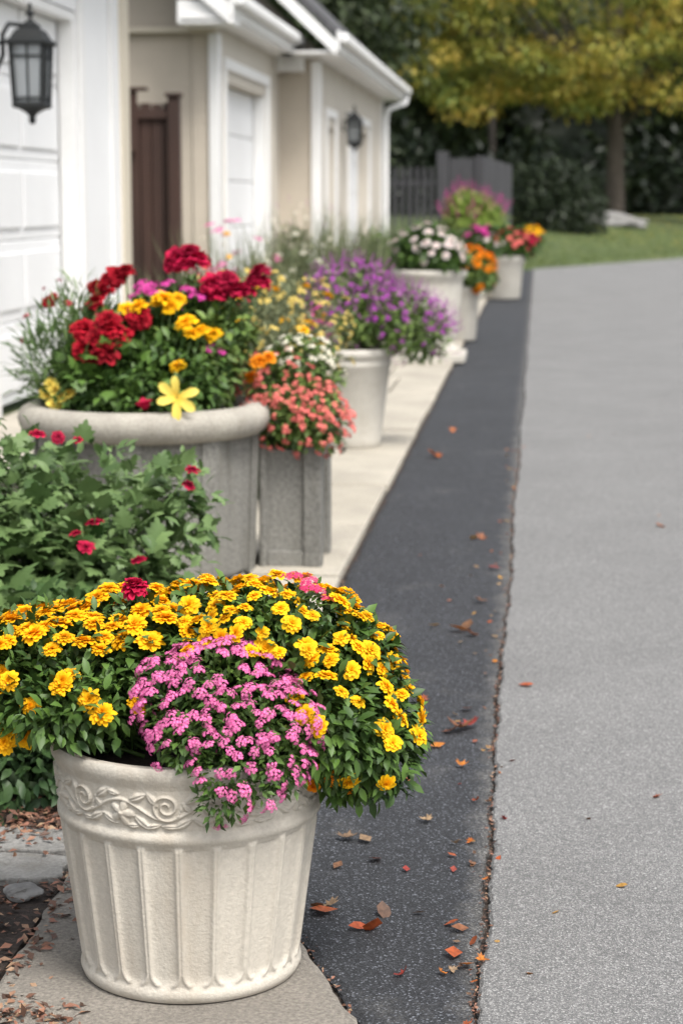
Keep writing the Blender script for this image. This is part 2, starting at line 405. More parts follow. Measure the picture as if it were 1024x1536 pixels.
def blossoms(parent,tms,mat,P,O,size,name='blossom',maxind=100,up=.35,flat=1.0,jit=.22):
    P=np.asarray(P,float);O=np.asarray(O,float);n=len(P)
    if n==0: return
    size=np.broadcast_to(np.asarray(size,float),(n,))*(.75+.42*rng.random(n))
    Nn=O+np.array([0,0,up])+unit(n)*jit; Nn/=np.linalg.norm(Nn,axis=1,keepdims=True)
    tocam=CAM-P; tocam/=np.linalg.norm(tocam,axis=1,keepdims=True)
    order=np.argsort(-(Nn*tocam).sum(1)*size)
    base=Vector(parent.location)
    for k in order[:maxind]:
        tm=tms[int(rng.integers(len(tms)))]
        o=bpy.data.objects.new(name,bmesh_for(tm,mat,name)); COL.objects.link(o); o.parent=parent
        q=Vector(Nn[k]).to_track_quat('Z','Y')
        o.matrix_basis=Matrix.Translation(Vector(P[k])-base)@q.to_matrix().to_4x4()@Matrix.Rotation(rng.random()*6,4,'Z')@Matrix.Diagonal((size[k],size[k]*(.82+.22*rng.random()),size[k]*flat,1))
    rest=order[maxind:]
    if len(rest):
        tm=tms[0]
        U=unit(len(rest)); D=np.cross(Nn[rest],U); D/=np.linalg.norm(D,axis=1,keepdims=True)
        V,F,T,R=batch(tm,P[rest],D,Nn[rest],size[rest],rng.random(len(rest)))
        o=part(name+'_mass',V,F,mat,parent,True,T,R); o['kind']='stuff'
def surf(blobs,n,mind,up=.8,excl=None,wz=None,f=(1.0,1.08)):
    out=[];oo=[]
    P,O,i=sample(blobs,n*12,f[0],f[1],up)
    for k in range(len(P)):
        ins=False
        for j,(c,r) in enumerate(blobs):
            if j!=i[k] and (((P[k]-np.array(c))/np.array(r))**2).sum()<.9: ins=True;break
        if ins: continue
        if excl is not None and excl(P[k:k+1])[0]: continue
        if wz is not None and rng.random()>wz(P[k],O[k]): continue
        if out and (np.linalg.norm(np.array(out)-P[k],axis=1)<mind).any(): continue
        out.append(P[k]);oo.append(O[k])
        if len(out)>=n: break
    return np.array(out).reshape(-1,3),np.array(oo).reshape(-1,3)

# ---------------------------------------------------------------- world / camera / sun
w=bpy.data.worlds.new('World'); sc.world=w; w.use_nodes=True
nt=w.node_tree; bg=nt.nodes['Background']; sky=nt.nodes.new('ShaderNodeTexSky'); sky.sky_type='NISHITA'; sky.sun_disc=False
sd=Vector((.34,-.42,.84)).normalized()
sky.sun_elevation=math.asin(sd.z); sky.sun_rotation=math.atan2(sd.x,sd.y); sky.air_density=1.0; sky.dust_density=4.0; sky.ozone_density=1.0
hs=nt.nodes.new('ShaderNodeHueSaturation'); hs.inputs['Saturation'].default_value=.32; hs.inputs['Value'].default_value=1.75
nt.links.new(sky.outputs[0],hs.inputs['Color']); nt.links.new(hs.outputs[0],bg.inputs[0]); bg.inputs[1].default_value=.15
L=bpy.data.lights.new('sun','SUN'); L.energy=3.2; L.angle=math.radians(20); L.color=(1,.96,.90)
lo=bpy.data.objects.new('sun',L); lo.rotation_euler=(-sd).to_track_quat('-Z','Y').to_euler(); lo.location=(5,-5,12); COL.objects.link(lo)
cd=bpy.data.cameras.new('camera'); co=bpy.data.objects.new('camera',cd); COL.objects.link(co); sc.camera=co
co.location=(0,0,1.5); co.rotation_euler=(math.radians(90-8.87),0,math.radians(5.57))
cd.sensor_fit='VERTICAL'; cd.sensor_height=36; cd.lens=70.3; cd.clip_end=600
cd.dof.use_dof=True; cd.dof.focus_distance=3.95; cd.dof.aperture_fstop=4.6
sc.view_settings.view_transform='Standard'; sc.view_settings.look='None'; sc.view_settings.exposure=0

# ---------------------------------------------------------------- ground
def structure(o): o['kind']='structure'; return o
def sst(x): x=np.clip(x,0,1); return x*x*(3-2*x)
def hgt(x,y):
    yb=44.6+np.maximum(0,(x+.25)/.44); d=y-yb
    return -.075+ .10*sst(d/.6)+.85*sst((d-.5)/26)
xs=np.concatenate([np.linspace(-300,-30,12),np.linspace(-26,40,100),np.linspace(46,300,12)])
ys=np.concatenate([[-60,-20,0,20,36],np.linspace(42,100,140),np.linspace(110,400,12)])
GX,GY=np.meshgrid(xs,ys); GZ=hgt(GX,GY)
V=np.stack([GX,GY,GZ],-1).reshape(-1,3); nx=len(xs)
F=np.array([(j*nx+i,j*nx+i+1,(j+1)*nx+i+1,(j+1)*nx+i) for j in range(len(ys)-1) for i in range(nx-1)])
structure(part('ground',V,F,M['lawn'],None))
structure(boxes('soil',[(-3.72,14.0,-3,44.3,-.07,-.034)],M['soil'],None,0))
rows=np.concatenate([np.arange(1.0,12,.012),np.arange(12,45,.15),np.arange(45,74,.5)])
def jag(y,s):
    return .0035*np.sin(y*11+s)+.002*np.sin(y*37+2*s)+.0015*np.sin(y*91+s)+.007*np.sin(y*1.7+.5)
crack=-.098+jag(rows,1)
rj=rng.normal(size=len(rows))*.0015
wide=.0008+.0022*(np.sin(rows*3.3)+1)*(rows<7)+.0008*(np.sin(rows*2.3)+1)*((rows>=7)&(rows<11))+.0002*(rows>9)
lx=crack+wide+rj
over=rows>44.6; lx=np.where(over,-.25+(rows-44.6)*.44,lx)
cols=[(0,-.045),(.001,-.021),(.008,-.015),(.5,-.015),(3,-.015)]
V=[];F=[]
for i,y in enumerate(rows):
    for dx,z in cols: V.append((lx[i]+dx,y,z))
    V.append((14.0,y,-.015))
k=len(cols)+1
for i in range(len(rows)-1):
    for j in range(k-1): F.append((i*k+j,i*k+j+1,(i+1)*k+j+1,(i+1)*k+j))
structure(part('driveway',V,np.array(F),M['drive'],None,False))
rs=rows[rows<44.2]; n=len(rs)
rx=(crack[:n]-wide[:n]+rng.normal(size=n)*.0022)
slx=np.interp(rs,[1,3.3,3.495,3.68,3.92,4.25,4.7,5.2,6],[-.2,-.25,-.30,-.375,-.46,-.58,-.69,-.75,-.765])
slx=slx+.004*np.sin(rs*9)+.003*np.sin(rs*31)+rng.normal(size=n)*.002
V=[];F=[]
for i,y in enumerate(rs):
    a,b=slx[i]+.006,rx[i]
    for x,z in ((a-.003,-.055),(a,-.026),(a+.02,-.02),((a+b)/2,-.019),(b-.03,-.02),(b-.006,-.022),(b,-.042)): V.append((x,y,z))
k=7
for i in range(n-1):
    for j in range(k-1): F.append((i*k+j,i*k+j+1,(i+1)*k+j+1,(i+1)*k+j))
structure(part('asphalt_strip',V,np.array(F),M['strip'],None,False))
m=rs<5.3; ry=rs[m][::2]; ex=slx[m][::2]-.008+rng.normal(size=len(ry))*.0015
lft=-1.03+.006*np.sin(ry*7)+.004*np.sin(ry*23)+rng.normal(size=len(ry))*.002
V=[];F=[]
for y,x,l_ in zip(ry,ex,lft):
    for xx,z in ((l_,-.06),(l_+.002,-.006),(l_+.012,0),(x-.02,0),(x-.005,-.006),(x,-.06)): V.append((xx,y,z))
for i in range(len(ry)-1):
    for j in range(5): F.append((i*6+j,i*6+j+1,(i+1)*6+j+1,(i+1)*6+j))
structure(part('concrete_slab',V,np.array(F),M['slab'],None,False))
L=[];y=5.32;i=0
while y<43:
    dz_=(.004,.0,.006,.002)[i%4]; sx_=-1.28+.06*((i*7)%3)
    L.append((-1.75,sx_-.012,y,y+1.26,-.06,dz_-.003)); L.append((sx_+.012,-.785+.004*((i*5)%3),y,y+1.26,-.06,dz_)); y+=1.30; i+=1
structure(boxes('sidewalk',L,M['walk'],None,.009))
structure(boxes('paved_apron',[(-3.72,-2.9,y0,y0+1.98,-.06,-.003) for y0 in np.arange(3,42,2.0)],M['walk'],None,.008))
structure(boxes('garden_bed',[(-2.89,-1.76,5.3,43,-.06,-.01),(-2.89,-1.04,-1,5.29,-.06,-.018)],M['soil'],None,0))
def chips(name,P,s0,s1):
    n=len(P); D=unit(n);D[:,2]*=.3;U=unit(n)*.5+np.array([0,0,1])
    V,F,T,_=batch(SLEAF,P,D,U,s0+s1*rng.random(n),rng.random(n)); o=part(name,V,F,M['chip'],None,False,T); o['kind']='stuff'
nC=5200; P1=np.stack([-2.3+1.27*rng.random(nC),3.2+2.2*rng.random(nC),-.014+.012*rng.random(nC)],1)
P2=np.stack([-.92+rng.normal(size=110)*.05,3.45+rng.normal(size=110)*.035,.002+.008*rng.random(110)],1)
P3=np.stack([-1.02+np.abs(rng.normal(size=260))*.04,3.2+1.9*rng.random(260),.002+.003*rng.random(260)],1)
P4=np.stack([-1.15+rng.normal(size=260)*.09,4.58+rng.normal(size=260)*.06,.004+.008*rng.random(260)],1)
chips('mulch',np.concatenate([P1,P2,P3,P4]),.010,.024)
yc=3.2+9*rng.random(1300)**1.3; P=np.stack([np.interp(yc,rows,crack)+rng.normal(size=1300)*.006,yc,np.full(1300,-.022)+.006*rng.random(1300)],1)
ye=3.3+2.0*rng.random(260); P5=np.stack([np.interp(ye,rs,slx)+rng.normal(size=260)*.006,ye,np.full(260,-.022)+.006*rng.random(260)],1)
yw=5.4+25*rng.random(420)**1.5; P6=np.stack([-.765+rng.normal(size=420)*.012,yw,np.full(420,-.016)+.004*rng.random(420)],1)
chips('leaf_debris',np.concatenate([P,P5,P6]),.004,.011)
def stone(x0,x1,y0,y1,z1,sd_):
    rn=random.Random(sd_); pts=[]
    C_=[(x0,y0),(x1,y0),(x1,y1),(x0,y1)]
    for i in range(4):
        a=C_[i];b=C_[(i+1)%4]; m_=8 if i%2==0 else 4
        for j in range(m_):
            t=j/m_; q=.018 if j==0 else 0
            cx_,cy_=(x0+x1)/2,(y0+y1)/2
            x=a[0]+(b[0]-a[0])*t; y=a[1]+(b[1]-a[1])*t
            x+= (cx_-x)*q*1.2; y+=(cy_-y)*q*8
            pts.append((x+rn.uniform(-.007,.007),y+rn.uniform(-.007,.007)))
    o=prism('paving_stone',pts,'z',-.05,z1,M['flag'],None,.005)
    o['label']='rough grey flagstone set in reddish mulch'; o['category']='paving stone'; o['group']='flagstones beside the slab'
for i,a in enumerate([(-1.62,-1.06,4.40,4.56,.002),(-1.55,-1.05,4.21,4.385,.0),(-1.7,-1.11,3.80,3.99,.0),(-1.6,-1.07,3.5,3.76,.001)]): stone(*a,i)
def rock(loc,r,seed,name='rock',label='small grey stone lying in mulch',sub=3,mat='rock'):
    import bmesh
    bm=bmesh.new(); bmesh.ops.create_icosphere(bm,subdivisions=sub,radius=1)
    rn=random.Random(seed); ks=[Vector((rn.uniform(-2,2),rn.uniform(-2,2),rn.uniform(-2,2))) for _ in range(9)]
    for v in bm.verts:
        d=1+sum(.08*math.sin(k.dot(v.co)*2.0+i) for i,k in enumerate(ks)); v.co=Vector((v.co.x*d*r[0],v.co.y*d*r[1],v.co.z*d*r[2]))
    me=bpy.data.meshes.new(name); bm.to_mesh(me); bm.free(); me.materials.append(M[mat])
    o=bpy.data.objects.new(name,me); o.location=loc; COL.objects.link(o); o['label']=label; o['category']='rock'; return o
rock((-1.10,4.12,.0),(.042,.032,.018),3); rock((-1.24,4.14,.0),(.035,.03,.02),5); rock((-1.17,4.06,-.003),(.022,.02,.014),8)

# ---------------------------------------------------------------- fallen leaves
LP=[(-.44,4.09,.06),(-.425,4.13,.05),(-.455,4.12,.045),(-.323,4.0,.065),(-.31,4.105,.05),(-.355,4.01,.04),(-.142,4.02,.038),(-.16,4.05,.035),(-.435,4.6,.05),(-.39,4.59,.045),(-.355,4.45,.045),
(-.437,4.4,.035),(-.28,4.39,.025),(-.254,4.76,.035),(-.232,4.11,.028),(-.15,3.88,.05),(-.245,3.76,.03),(.003,3.79,.02),(.058,4.14,.02),(.207,4.32,.03),(-.065,4.79,.02),
(.144,4.81,.018),(.324,5.01,.03),(-.016,6.17,.05),(-.204,5.62,.07),(-.18,5.66,.06),(-.23,5.6,.05),(-.262,5.44,.045),(-.184,5.25,.035),(-.193,5.86,.05),(-.33,5.95,.04),
(-.234,7.03,.07),(-.26,6.97,.07),(-.215,6.9,.055),(-.35,7.04,.045),(-.603,11.83,.10),(-.57,11.9,.07),(-.272,8.94,.05),(-.24,8.96,.05),(.585,9.35,.055),(-.12,3.82,.04),(-.11,3.95,.035),(-.2,7.5,.05),(-.16,8.2,.05),(-.55,13.2,.05)]
for _ in range(80):
    y=3.4+9*random.random()**1.3; LP.append((-.11+random.gauss(-.02,.03),y,random.uniform(.010,.026)))
for _ in range(16): LP.append((-.5+.4*random.random(),5+4*random.random(),random.uniform(.012,.028)))
for _ in range(8): LP.append((random.uniform(0,1.6),random.uniform(4,14),random.uniform(.010,.018)))
lm=[]
for i,tm in enumerate((MAPLE,LEAF,MAPLE,SLEAF)):
    V=tm[0].copy(); V[:,1]-=.45; V[:,2]+= (1.1 if i==2 else .5)*(V[:,0]**2)+.35*np.abs(V[:,1])**1.5
    if i in (1,3): V[:,0]*=1.4
    lm.append(raw_mesh('fallen_leaf',V,tm[1],M['fallen'],True))
for i,(x,y,s) in enumerate(LP):
    o=bpy.data.objects.new('fallen_leaf',lm[random.randrange(4)]); COL.objects.link(o)
    o.location=(x,y,-.016+s*.12); o.scale=(s*1.1,s*1.1,s*random.uniform(.6,1.2)); o.rotation_euler=(random.gauss(0,.3),random.gauss(0,.3),random.random()*6.3)
    o['label']='dry autumn leaf lying on asphalt'; o['category']='leaf'; o['group']='fallen leaves on the driveway'

# ---------------------------------------------------------------- front pot
G='flower pots along the driveway'
pc=(-.664,3.744)
pot=thing('flower_pot','cream cast stone pot with fluted sides and floral frieze','flower pot',(pc[0],pc[1],0),G)
NS=720
zc=[0,.004,.018,.028,.034,.318,.324,.329,.341,.346,.352,.432,.436,.441,.448,.466,.474]
rc=[.203,.213,.218,.216,.2125,.2500,.2500,.2570,.2570,.253,.250,.2585,.261,.262,.267,.270,.265]
zz=np.unique(np.concatenate([zc,np.linspace(.034,.318,76),np.linspace(.352,.432,54)]))
rr=np.interp(zz,zc,rc); th=np.linspace(0,2*np.pi,NS,endpoint=False)
Zg,Tg=np.meshgrid(zz,th,indexing='ij'); Rg=np.repeat(rr[:,None],NS,1)
nf=22; sp=2*np.pi*.233/nf
s=((Tg*nf/(2*np.pi)+.2)%1-.5)*sp
dz=np.maximum(np.maximum(.062-Zg,Zg-.360),0); dd=np.sqrt(s**2+dz**2)
gate=(Zg>.036)*(Zg<.316)
Rg-= .0055*(1-np.clip(dd/.0265,0,1)**3.2)**.7*gate
Rg+= .0032*np.exp(-((dd-.0300)/.0030)**2)*gate
nc=9; Lc=2*np.pi*.255/nc; S=((Tg*nc/(2*np.pi))%1)*Lc; z0=.392
H=np.zeros_like(Rg)
def bump(d,wd,h): return h*np.sqrt(np.clip(1-(d/wd)**2,0,1))
vine=np.abs(Zg-(z0+.018*np.sin(2*np.pi*S/Lc)))*.85
H=np.maximum(H,bump(vine,.0035,.005))
def rot(cx,cz,a):
    dx=((S-cx+Lc/2)%Lc)-Lc/2; dz_=Zg-cz; return dx*math.cos(a)+dz_*math.sin(a),-dx*math.sin(a)+dz_*math.cos(a)
dx,dz_=rot(Lc*.27,z0-.008,0); r_=np.hypot(dx,dz_); ph=np.arctan2(dz_,dx)
pet=bump(r_/(.45+.55*np.abs(np.cos(2.5*ph))),.027,.0085)
H=np.maximum(H,pet); H=np.maximum(H,bump(r_,.006,.012))
dx,dz_=rot(Lc*.76,z0+.008,0); r_=np.hypot(dx,dz_); ph=(np.arctan2(dz_,dx)%(2*np.pi))
for kk in (0,1): H=np.maximum(H,bump(np.abs(r_-(.004+.0040*(ph+2*np.pi*kk)*.5)),.0026,.0065)*(r_<.028))
for cx,cz,a,l,wd in ((.04,.026,.6,.021,.009),(.12,-.022,-.5,.020,.008),(.45,.024,.4,.021,.009),(.5,-.024,-.7,.022,.009),(.61,.022,2.2,.018,.007),(.62,-.030,.2,.018,.006),(.93,-.024,.5,.022,.009),(.98,.006,-.8,.015,.006),(.4,-.031,.1,.015,.006),(.17,.030,-.2,.015,.006),(.80,-.030,.0,.018,.006)):
    u_,v_=rot(Lc*cx,z0+cz,a); H=np.maximum(H,bump(np.abs(u_/l)**1.3+np.abs(v_/wd)**1.3,1,.007)-.003*np.exp(-(v_/.0012)**2)*(np.abs(u_/l)<.8))
H*=(Zg>.354)*(Zg<.430)
Rg+=H
V=np.stack([pc[0]+Rg*np.cos(Tg),pc[1]+Rg*np.sin(Tg),Zg],-1).reshape(-1,3)
nr=len(zz); idx=np.arange(nr*NS).reshape(nr,NS); nxt=np.roll(idx,-1,1)
F=np.stack([idx[:-1],nxt[:-1],nxt[1:],idx[1:]],-1).reshape(-1,4)
part('pot_wall',V,F,M['stone'],pot,True)
v,f=lathe_vf([(.265,.474),(.248,.474),(.243,.466),(.236,.41)],128,*pc,close=False); part('rim',v,f,M['stone'],pot)
v,f=lathe_vf([(.239,.425),(.12,.435),(.001,.44)],48,*pc); part('soil',v,f,M['soil'],pot)

def potex(cx,cy,r,z): 
    return lambda P:(np.hypot(P[:,0]-cx,P[:,1]-cy)<r)&(P[:,2]<z)
ex0=potex(pc[0],pc[1],.28,.478)
def exl(P): return ex0(P)|(P[:,2]<.498)
def exr(P): return ex0(P)|((P[:,2]<.495)&(P[:,0]<pc[0]+.21))|(P[:,2]<.365)
def C(dx,dy,z): return (pc[0]+dx,pc[1]+dy,z)
Bl=[(C(-.24,.02,.575),(.21,.20,.125)),(C(-.38,0,.575),(.17,.16,.095)),(C(-.12,.10,.60),(.17,.15,.125)),(C(-.20,-.12,.55),(.14,.11,.075)),(C(-.30,.10,.62),(.12,.12,.07)),(C(-.06,.02,.62),(.09,.10,.09))]
Br=[(C(.17,.06,.57),(.22,.21,.18)),(C(.28,.02,.51),(.155,.16,.165)),(C(.03,.12,.64),(.13,.13,.105)),(C(.345,-.01,.465),(.11,.12,.12)),(C(.26,-.08,.52),(.13,.12,.11)),(C(.14,.0,.68),(.11,.12,.065)),(C(.30,.05,.62),(.10,.11,.08))]
Bp=[(C(.085,-.12,.585),(.115,.10,.085)),(C(.165,-.19,.53),(.10,.085,.085)),(C(.03,-.18,.565),(.085,.07,.07)),(C(.13,-.255,.475),(.085,.045,.07)),(C(.035,-.245,.52),(.055,.045,.055)),(C(.205,-.21,.475),(.05,.05,.06)),(C(.10,-.275,.425),(.045,.025,.045)),(C(-.01,-.14,.61),(.05,.05,.04))]
pl=thing('marigold_plant','bushy marigold with yellow orange blooms filling cream pot','flowering plant',C(-.2,.02,.44))
leaves('foliage',pl,Bl,8200,.032,LEAF,M['leafdark'],.35,1.06,excl=exl,stems=60,root=C(-.12,0,.44))
inB=lambda B,k,e:(lambda P:inside(P,B,k)|e(P))
P,O=surf(Bl,92,.029,.95,inB(Bp+Br,1.0,exl),lambda p,o:1.0 if p[2]>.66 or (p[1]>pc[1]+.02 and p[2]>.62) else .06,f=(.97,1.14))
blossoms(pl,MARI,M['gold'],P,O,.0265,up=.6,flat=.8,jit=.4)
Pn=np.array([C(-.352,-.14,.500),C(-.325,-.16,.488),C(-.290,-.15,.502),C(-.150,-.20,.585),C(-.122,-.22,.565),C(-.265,-.19,.568),C(-.40,-.12,.54),C(-.20,-.20,.62),C(-.34,-.1,.61),C(-.31,-.17,.61)]); On=np.tile(np.array([[0,-.8,.4]]),(len(Pn),1))
blossoms(pl,MARI,M['gold'],Pn,On,[.033,.030,.033,.031,.027,.023,.021,.026,.024,.024],up=.1)
pr=thing('yellow_chrysanthemum','trailing yellow chrysanthemum spilling over cream pot rim','flowering plant',C(.2,.04,.44))
leaves('foliage',pr,Br,11000,.032,LEAF,M['leafdark'],.35,1.04,droop=.3,excl=exr,stems=60,root=C(.12,0,.44))
P,O=surf(Br,150,.028,.75,inB(Bp+Bl,.98,exr),lambda p,o:(1.0 if p[2]>.62 else .55)*(1.0 if (p[0]>pc[0]+.34 or p[2]>.54) else .4),f=(.98,1.15))
blossoms(pr,ZIN,M['yellow'],P,O,.0215,up=.2,jit=.45)
P,O=surf([(C(.25,-.04,.42),(.10,.09,.05))],14,.02,.1,ex0); blossoms(pr,ZIN,M['orange'],P,O,.018,name='orange_blossom',up=0)
pp=thing('pink_verbena','mounding pink verbena cascading down front of cream pot','flowering plant',C(.08,-.16,.44))
leaves('foliage',pp,Bp,4200,.020,SLEAF,M['leafdark'],.3,1.0,excl=ex0,stems=60,root=C(.08,-.1,.45))
P,O=surf(Bp,250,.0175,.55,ex0,lambda p,o:(1.0 if p[2]>.52 else .6)*(1 if o[1]<.4 else .1),f=(.92,1.30))
blossoms(pp,VERB,M['pink'],P,O,.0150,up=.5,jit=.5)
ps=thing('red_zinnia','small red pompom zinnia rising behind the marigolds','flowering plant',C(-.1,.12,.44))
v,f=merge([tube([C(-.05,.1,.42),C(-.09,.1,.6),C(-.11,.04,.745)],[.003,.003,.003],6),tube([C(.1,.1,.42),C(.2,.1,.6),C(.225,.1,.74)],[.003,.003,.003],6)]); part('stem',v,f,M['stem'],ps)
blossoms(ps,RUF,M['crimson'],[C(-.11,.04,.75)],[(0,-.3,1)],.028)
blossoms(ps,VERB,M['rose'],[C(.225,.06,.765),C(.25,.04,.75),C(.20,.05,.775),C(.235,.02,.76),C(.27,.04,.735)],[(0,-.3,1)]*5,.022)

# ---------------------------------------------------------------- shrub behind the pot
sh=thing('leafy_shrub','leafy green shrub with small crimson flowers growing in bed','shrub',(-1.6,5.9,0))
Bs=[((-1.60,5.85,.32),(.32,.36,.27)),((-1.85,5.7,.42),(.36,.38,.28)),((-1.30,5.95,.30),(.22,.28,.22)),((-1.45,5.3,.18),(.33,.4,.22)),((-1.75,5.2,.25),(.38,.4,.27))]
leaves('foliage',sh,Bs,2300,.085,BROAD,M['leafshrub'],.45,1.18,droop=.5,upn=1.0,stems=80,root=(-1.6,5.9,0),stemr=.004)
Bs2=[((-1.26,6.0,.42),(.20,.26,.22)),((-1.5,6.1,.50),(.28,.28,.20)),((-1.80,6.0,.60),(.28,.3,.20)),((-1.10,6.1,.55),(.09,.12,.12))]
leaves('fine_foliage',sh,Bs2,1100,.062,BROAD,M['leafshrub'],.3,1.4,droop=.3,upn=1.0,stems=130,root=(-1.35,6.0,.05))
leaves('small_foliage',sh,Bs2,1500,.045,LEAF,M['leafshrub'],.3,1.4,droop=.0,stems=10,root=(-1.35,6.0,.05))
pts=[(-1.035,5.95,.69),(-1.05,5.97,.64),(-1.46,6.0,.78),(-1.52,5.98,.79),(-1.40,6.0,.77),(-1.29,5.72,.56),(-1.34,5.7,.53),(-1.16,5.72,.45),(-1.30,5.65,.50)]
blossoms(sh,ZIN,M['crimson'],pts,[(0,-.6,.6)]*len(pts),.028,jit=.6)
v,f=merge([tube([(-1.5,5.95,0),(-1.48,5.95,.2),(-1.52,5.9,.40)],[.02,.016,.01],8),tube([(-1.4,5.98,.3),(-1.15,5.96,.55),(-1.035,5.96,.69)],[.004,.003,.002],5)]); part('stem',v,f,M['stem'],sh)
lb=thing('low_shrub','dark green low leafy plant growing behind cream pot','shrub',(-1.35,4.9,0))
leaves('foliage',lb,[((-1.30,4.82,.10),(.28,.20,.17)),((-1.15,4.95,.12),(.2,.2,.18)),((-1.5,4.95,.18),(.3,.3,.24)),((-1.3,5.4,.2),(.3,.3,.22)),((-1.05,5.15,.14),(.18,.2,.16))],5200,.045,LEAF,M['leafunder'],.2,1.05,excl=lambda P:P[:,2]<-.01,stems=60,root=(-1.3,4.95,0))

# ---------------------------------------------------------------- planter 2 (octagonal, round rim)
c2=(-1.58,7.98)
p2=thing('concrete_planter','large weathered grey concrete planter with thick rounded rim','planter',(c2[0],c2[1],0),G)
a0=math.radians(-90+2.5)
V,F=lathe_vf([(.43,0),(.44,.02),(.452,.57),(.40,.575)],8,0,0)
V=[(c2[0]+x*math.cos(a0)-y*math.sin(a0),c2[1]+x*math.sin(a0)+y*math.cos(a0),z) for x,y,z in V]
part('planter_wall',V,F,M['concgrey'],p2,False,bevel=.006)
Vs=[];Fs=[]
for i in range(8):
    a=a0+i*math.pi/4
    for s_ in (-1,1):
        d=Vector((math.cos(a+s_*math.pi*.625),math.sin(a+s_*math.pi*.625),0))
        e=Vector((math.cos(a),math.sin(a),0))
        nrm=Vector((math.cos(a+s_*math.pi/8),math.sin(a+s_*math.pi/8),0))
        k=len(Vs)
        for z_,r_ in ((0,.438),(.572,.459)):
            b0=Vector((c2[0],c2[1],z_))+e*(r_+.006); b1=b0+d*.055
            Vs+=[tuple(b0),tuple(b1),tuple(b1-nrm*.02),tuple(b0-e*.02)]
        Fs+=[(k,k+1,k+5,k+4),(k+1,k+2,k+6,k+5),(k+4,k+5,k+6,k+7)]
part('corner_rib',Vs,Fs,M['concgrey'],p2,False)
pr_=[(.41,.565),(.465,.568),(.49,.585),(.505,.607),(.512,.632),(.508,.655),(.495,.675),(.47,.688),(.44,.69),(.415,.682),(.40,.66),(.395,.60)]
v,f=lathe_vf(pr_,96,*c2,close=False); part('rim',v,f,M['concrim'],p2)
v,f=lathe_vf([(.40,.62),(.2,.64),(.001,.65)],32,*c2); part('soil',v,f,M['soil'],p2)
def C2(dx,dy,dz): return (c2[0]+dx,c2[1]+dy,.66+dz)
def ex2(P):
    r=np.hypot(P[:,0]-c2[0],P[:,1]-c2[1]); z=P[:,2]
    return (z<.665)|((z<.90)&(r>.385+(z-.66)*.45))
def stems2(hd,par):
    v,f=merge([tube([C2(a*.5,b*.5,-.02),C2(a*.85,b*.9,c*.6),C2(a,b,c)],[.004]*3,4) for a,b,c,d in hd]); part('stem',v,f,M['stem'],par)
g2=thing('red_geranium','deep red geranium in full bloom inside concrete planter','flowering plant',C2(-.1,0,-.01))
Bg=[(C2(-.08,-.05,.12),(.27,.30,.20)),(C2(-.18,.1,.25),(.13,.2,.15)),(C2(.05,.1,.30),(.2,.2,.16))]
leaves('foliage',g2,Bg,2700,.055,BROAD,M['leafdark'],.3,1.05,excl=ex2,stems=60,root=C2(0,0,-.03))
hd=[(-.14,-.25,.29,.08),(-.10,-.28,.25,.07),(-.19,-.24,.26,.065),(-.05,-.22,.31,.07),(-.08,-.25,.34,.055),(-.17,-.25,.23,.05),(-.20,-.2,.33,.055),(-.10,-.2,.36,.055),(-.17,.05,.47,.05),(-.20,.0,.43,.04),(-.13,.1,.53,.05),(-.09,.1,.55,.045),(-.17,.1,.52,.04),(.0,-.1,.38,.055),(.02,-.12,.36,.04),(-.39,.0,.43,.03),(-.37,.0,.45,.025),(-.22,.1,.49,.04)]
blossoms(g2,RUF,M['red'],[C2(a,b,c) for a,b,c,d in hd],[(0,-.6,.6)]*len(hd),[d for *_,d in hd],jit=.5)
stems2(hd,g2)
r2=thing('rose_bush','tall bush with dark red and crimson round blooms','flowering plant',C2(.2,.15,-.01))
Brr=[(C2(.17,.1,.2),(.21,.22,.22)),(C2(.30,.12,.3),(.12,.18,.14)),(C2(.18,.2,.40),(.10,.12,.11))]
leaves('foliage',r2,Brr,2800,.05,LEAF,M['leafmid'],.3,1.1,excl=ex2,stems=70,root=C2(.1,.05,-.03))
hd=[(.12,.1,.60,.06),(.17,.12,.62,.055),(.21,.1,.60,.055),(.16,.08,.58,.05),(.28,.05,.50,.07),(.33,.05,.52,.06),(.36,.05,.47,.065),(.30,.03,.46,.055),(.40,.08,.48,.05),(.46,.1,.55,.05),(.47,.1,.51,.045),(.44,.1,.52,.04),(.25,.1,.47,.055)]
blossoms(r2,RUF,M['crimson'],[C2(a,b,c) for a,b,c,d in hd],[(0,-.5,.7)]*len(hd),[d for *_,d in hd],jit=.5,flat=.9)
stems2(hd,r2)
hd=[(.05,0,.46,.05),(.14,-.02,.42,.045),(.22,0,.45,.045),(.02,.1,.48,.05),(.28,-.1,.26,.03),(.33,-.1,.24,.03),(-.05,.05,.45,.04),(.09,.05,.50,.045),(.0,.0,.49,.04),(.18,.0,.48,.04)]
blossoms(r2,VERB,M['magenta'],[C2(a,b,c) for a,b,c,d in hd],[(0,-.5,.7)]*len(hd),[d for *_,d in hd],name='magenta_blossom',jit=.5)
y2=thing('yellow_marigold','yellow marigolds and dark foliage at planter edge','flowering plant',C2(.1,-.15,-.01))
leaves('foliage',y2,[(C2(.08,-.18,.08),(.24,.2,.18)),(C2(-.14,-.22,.05),(.27,.14,.10)),(C2(.18,-.1,.17),(.17,.16,.14))],3000,.048,LEAF,M['leafdark'],.2,1.05,excl=ex2)
hd=[(.0,-.1,.42,.045),(-.05,-.08,.41,.04),(.10,-.08,.45,.05),(.15,-.05,.45,.045),(.13,-.1,.42,.04),(.07,-.06,.44,.035),(.20,-.15,.36,.05),(.26,-.15,.33,.05),(.23,-.18,.32,.04),(.30,-.1,.31,.04),(.19,-.3,.20,.035)]
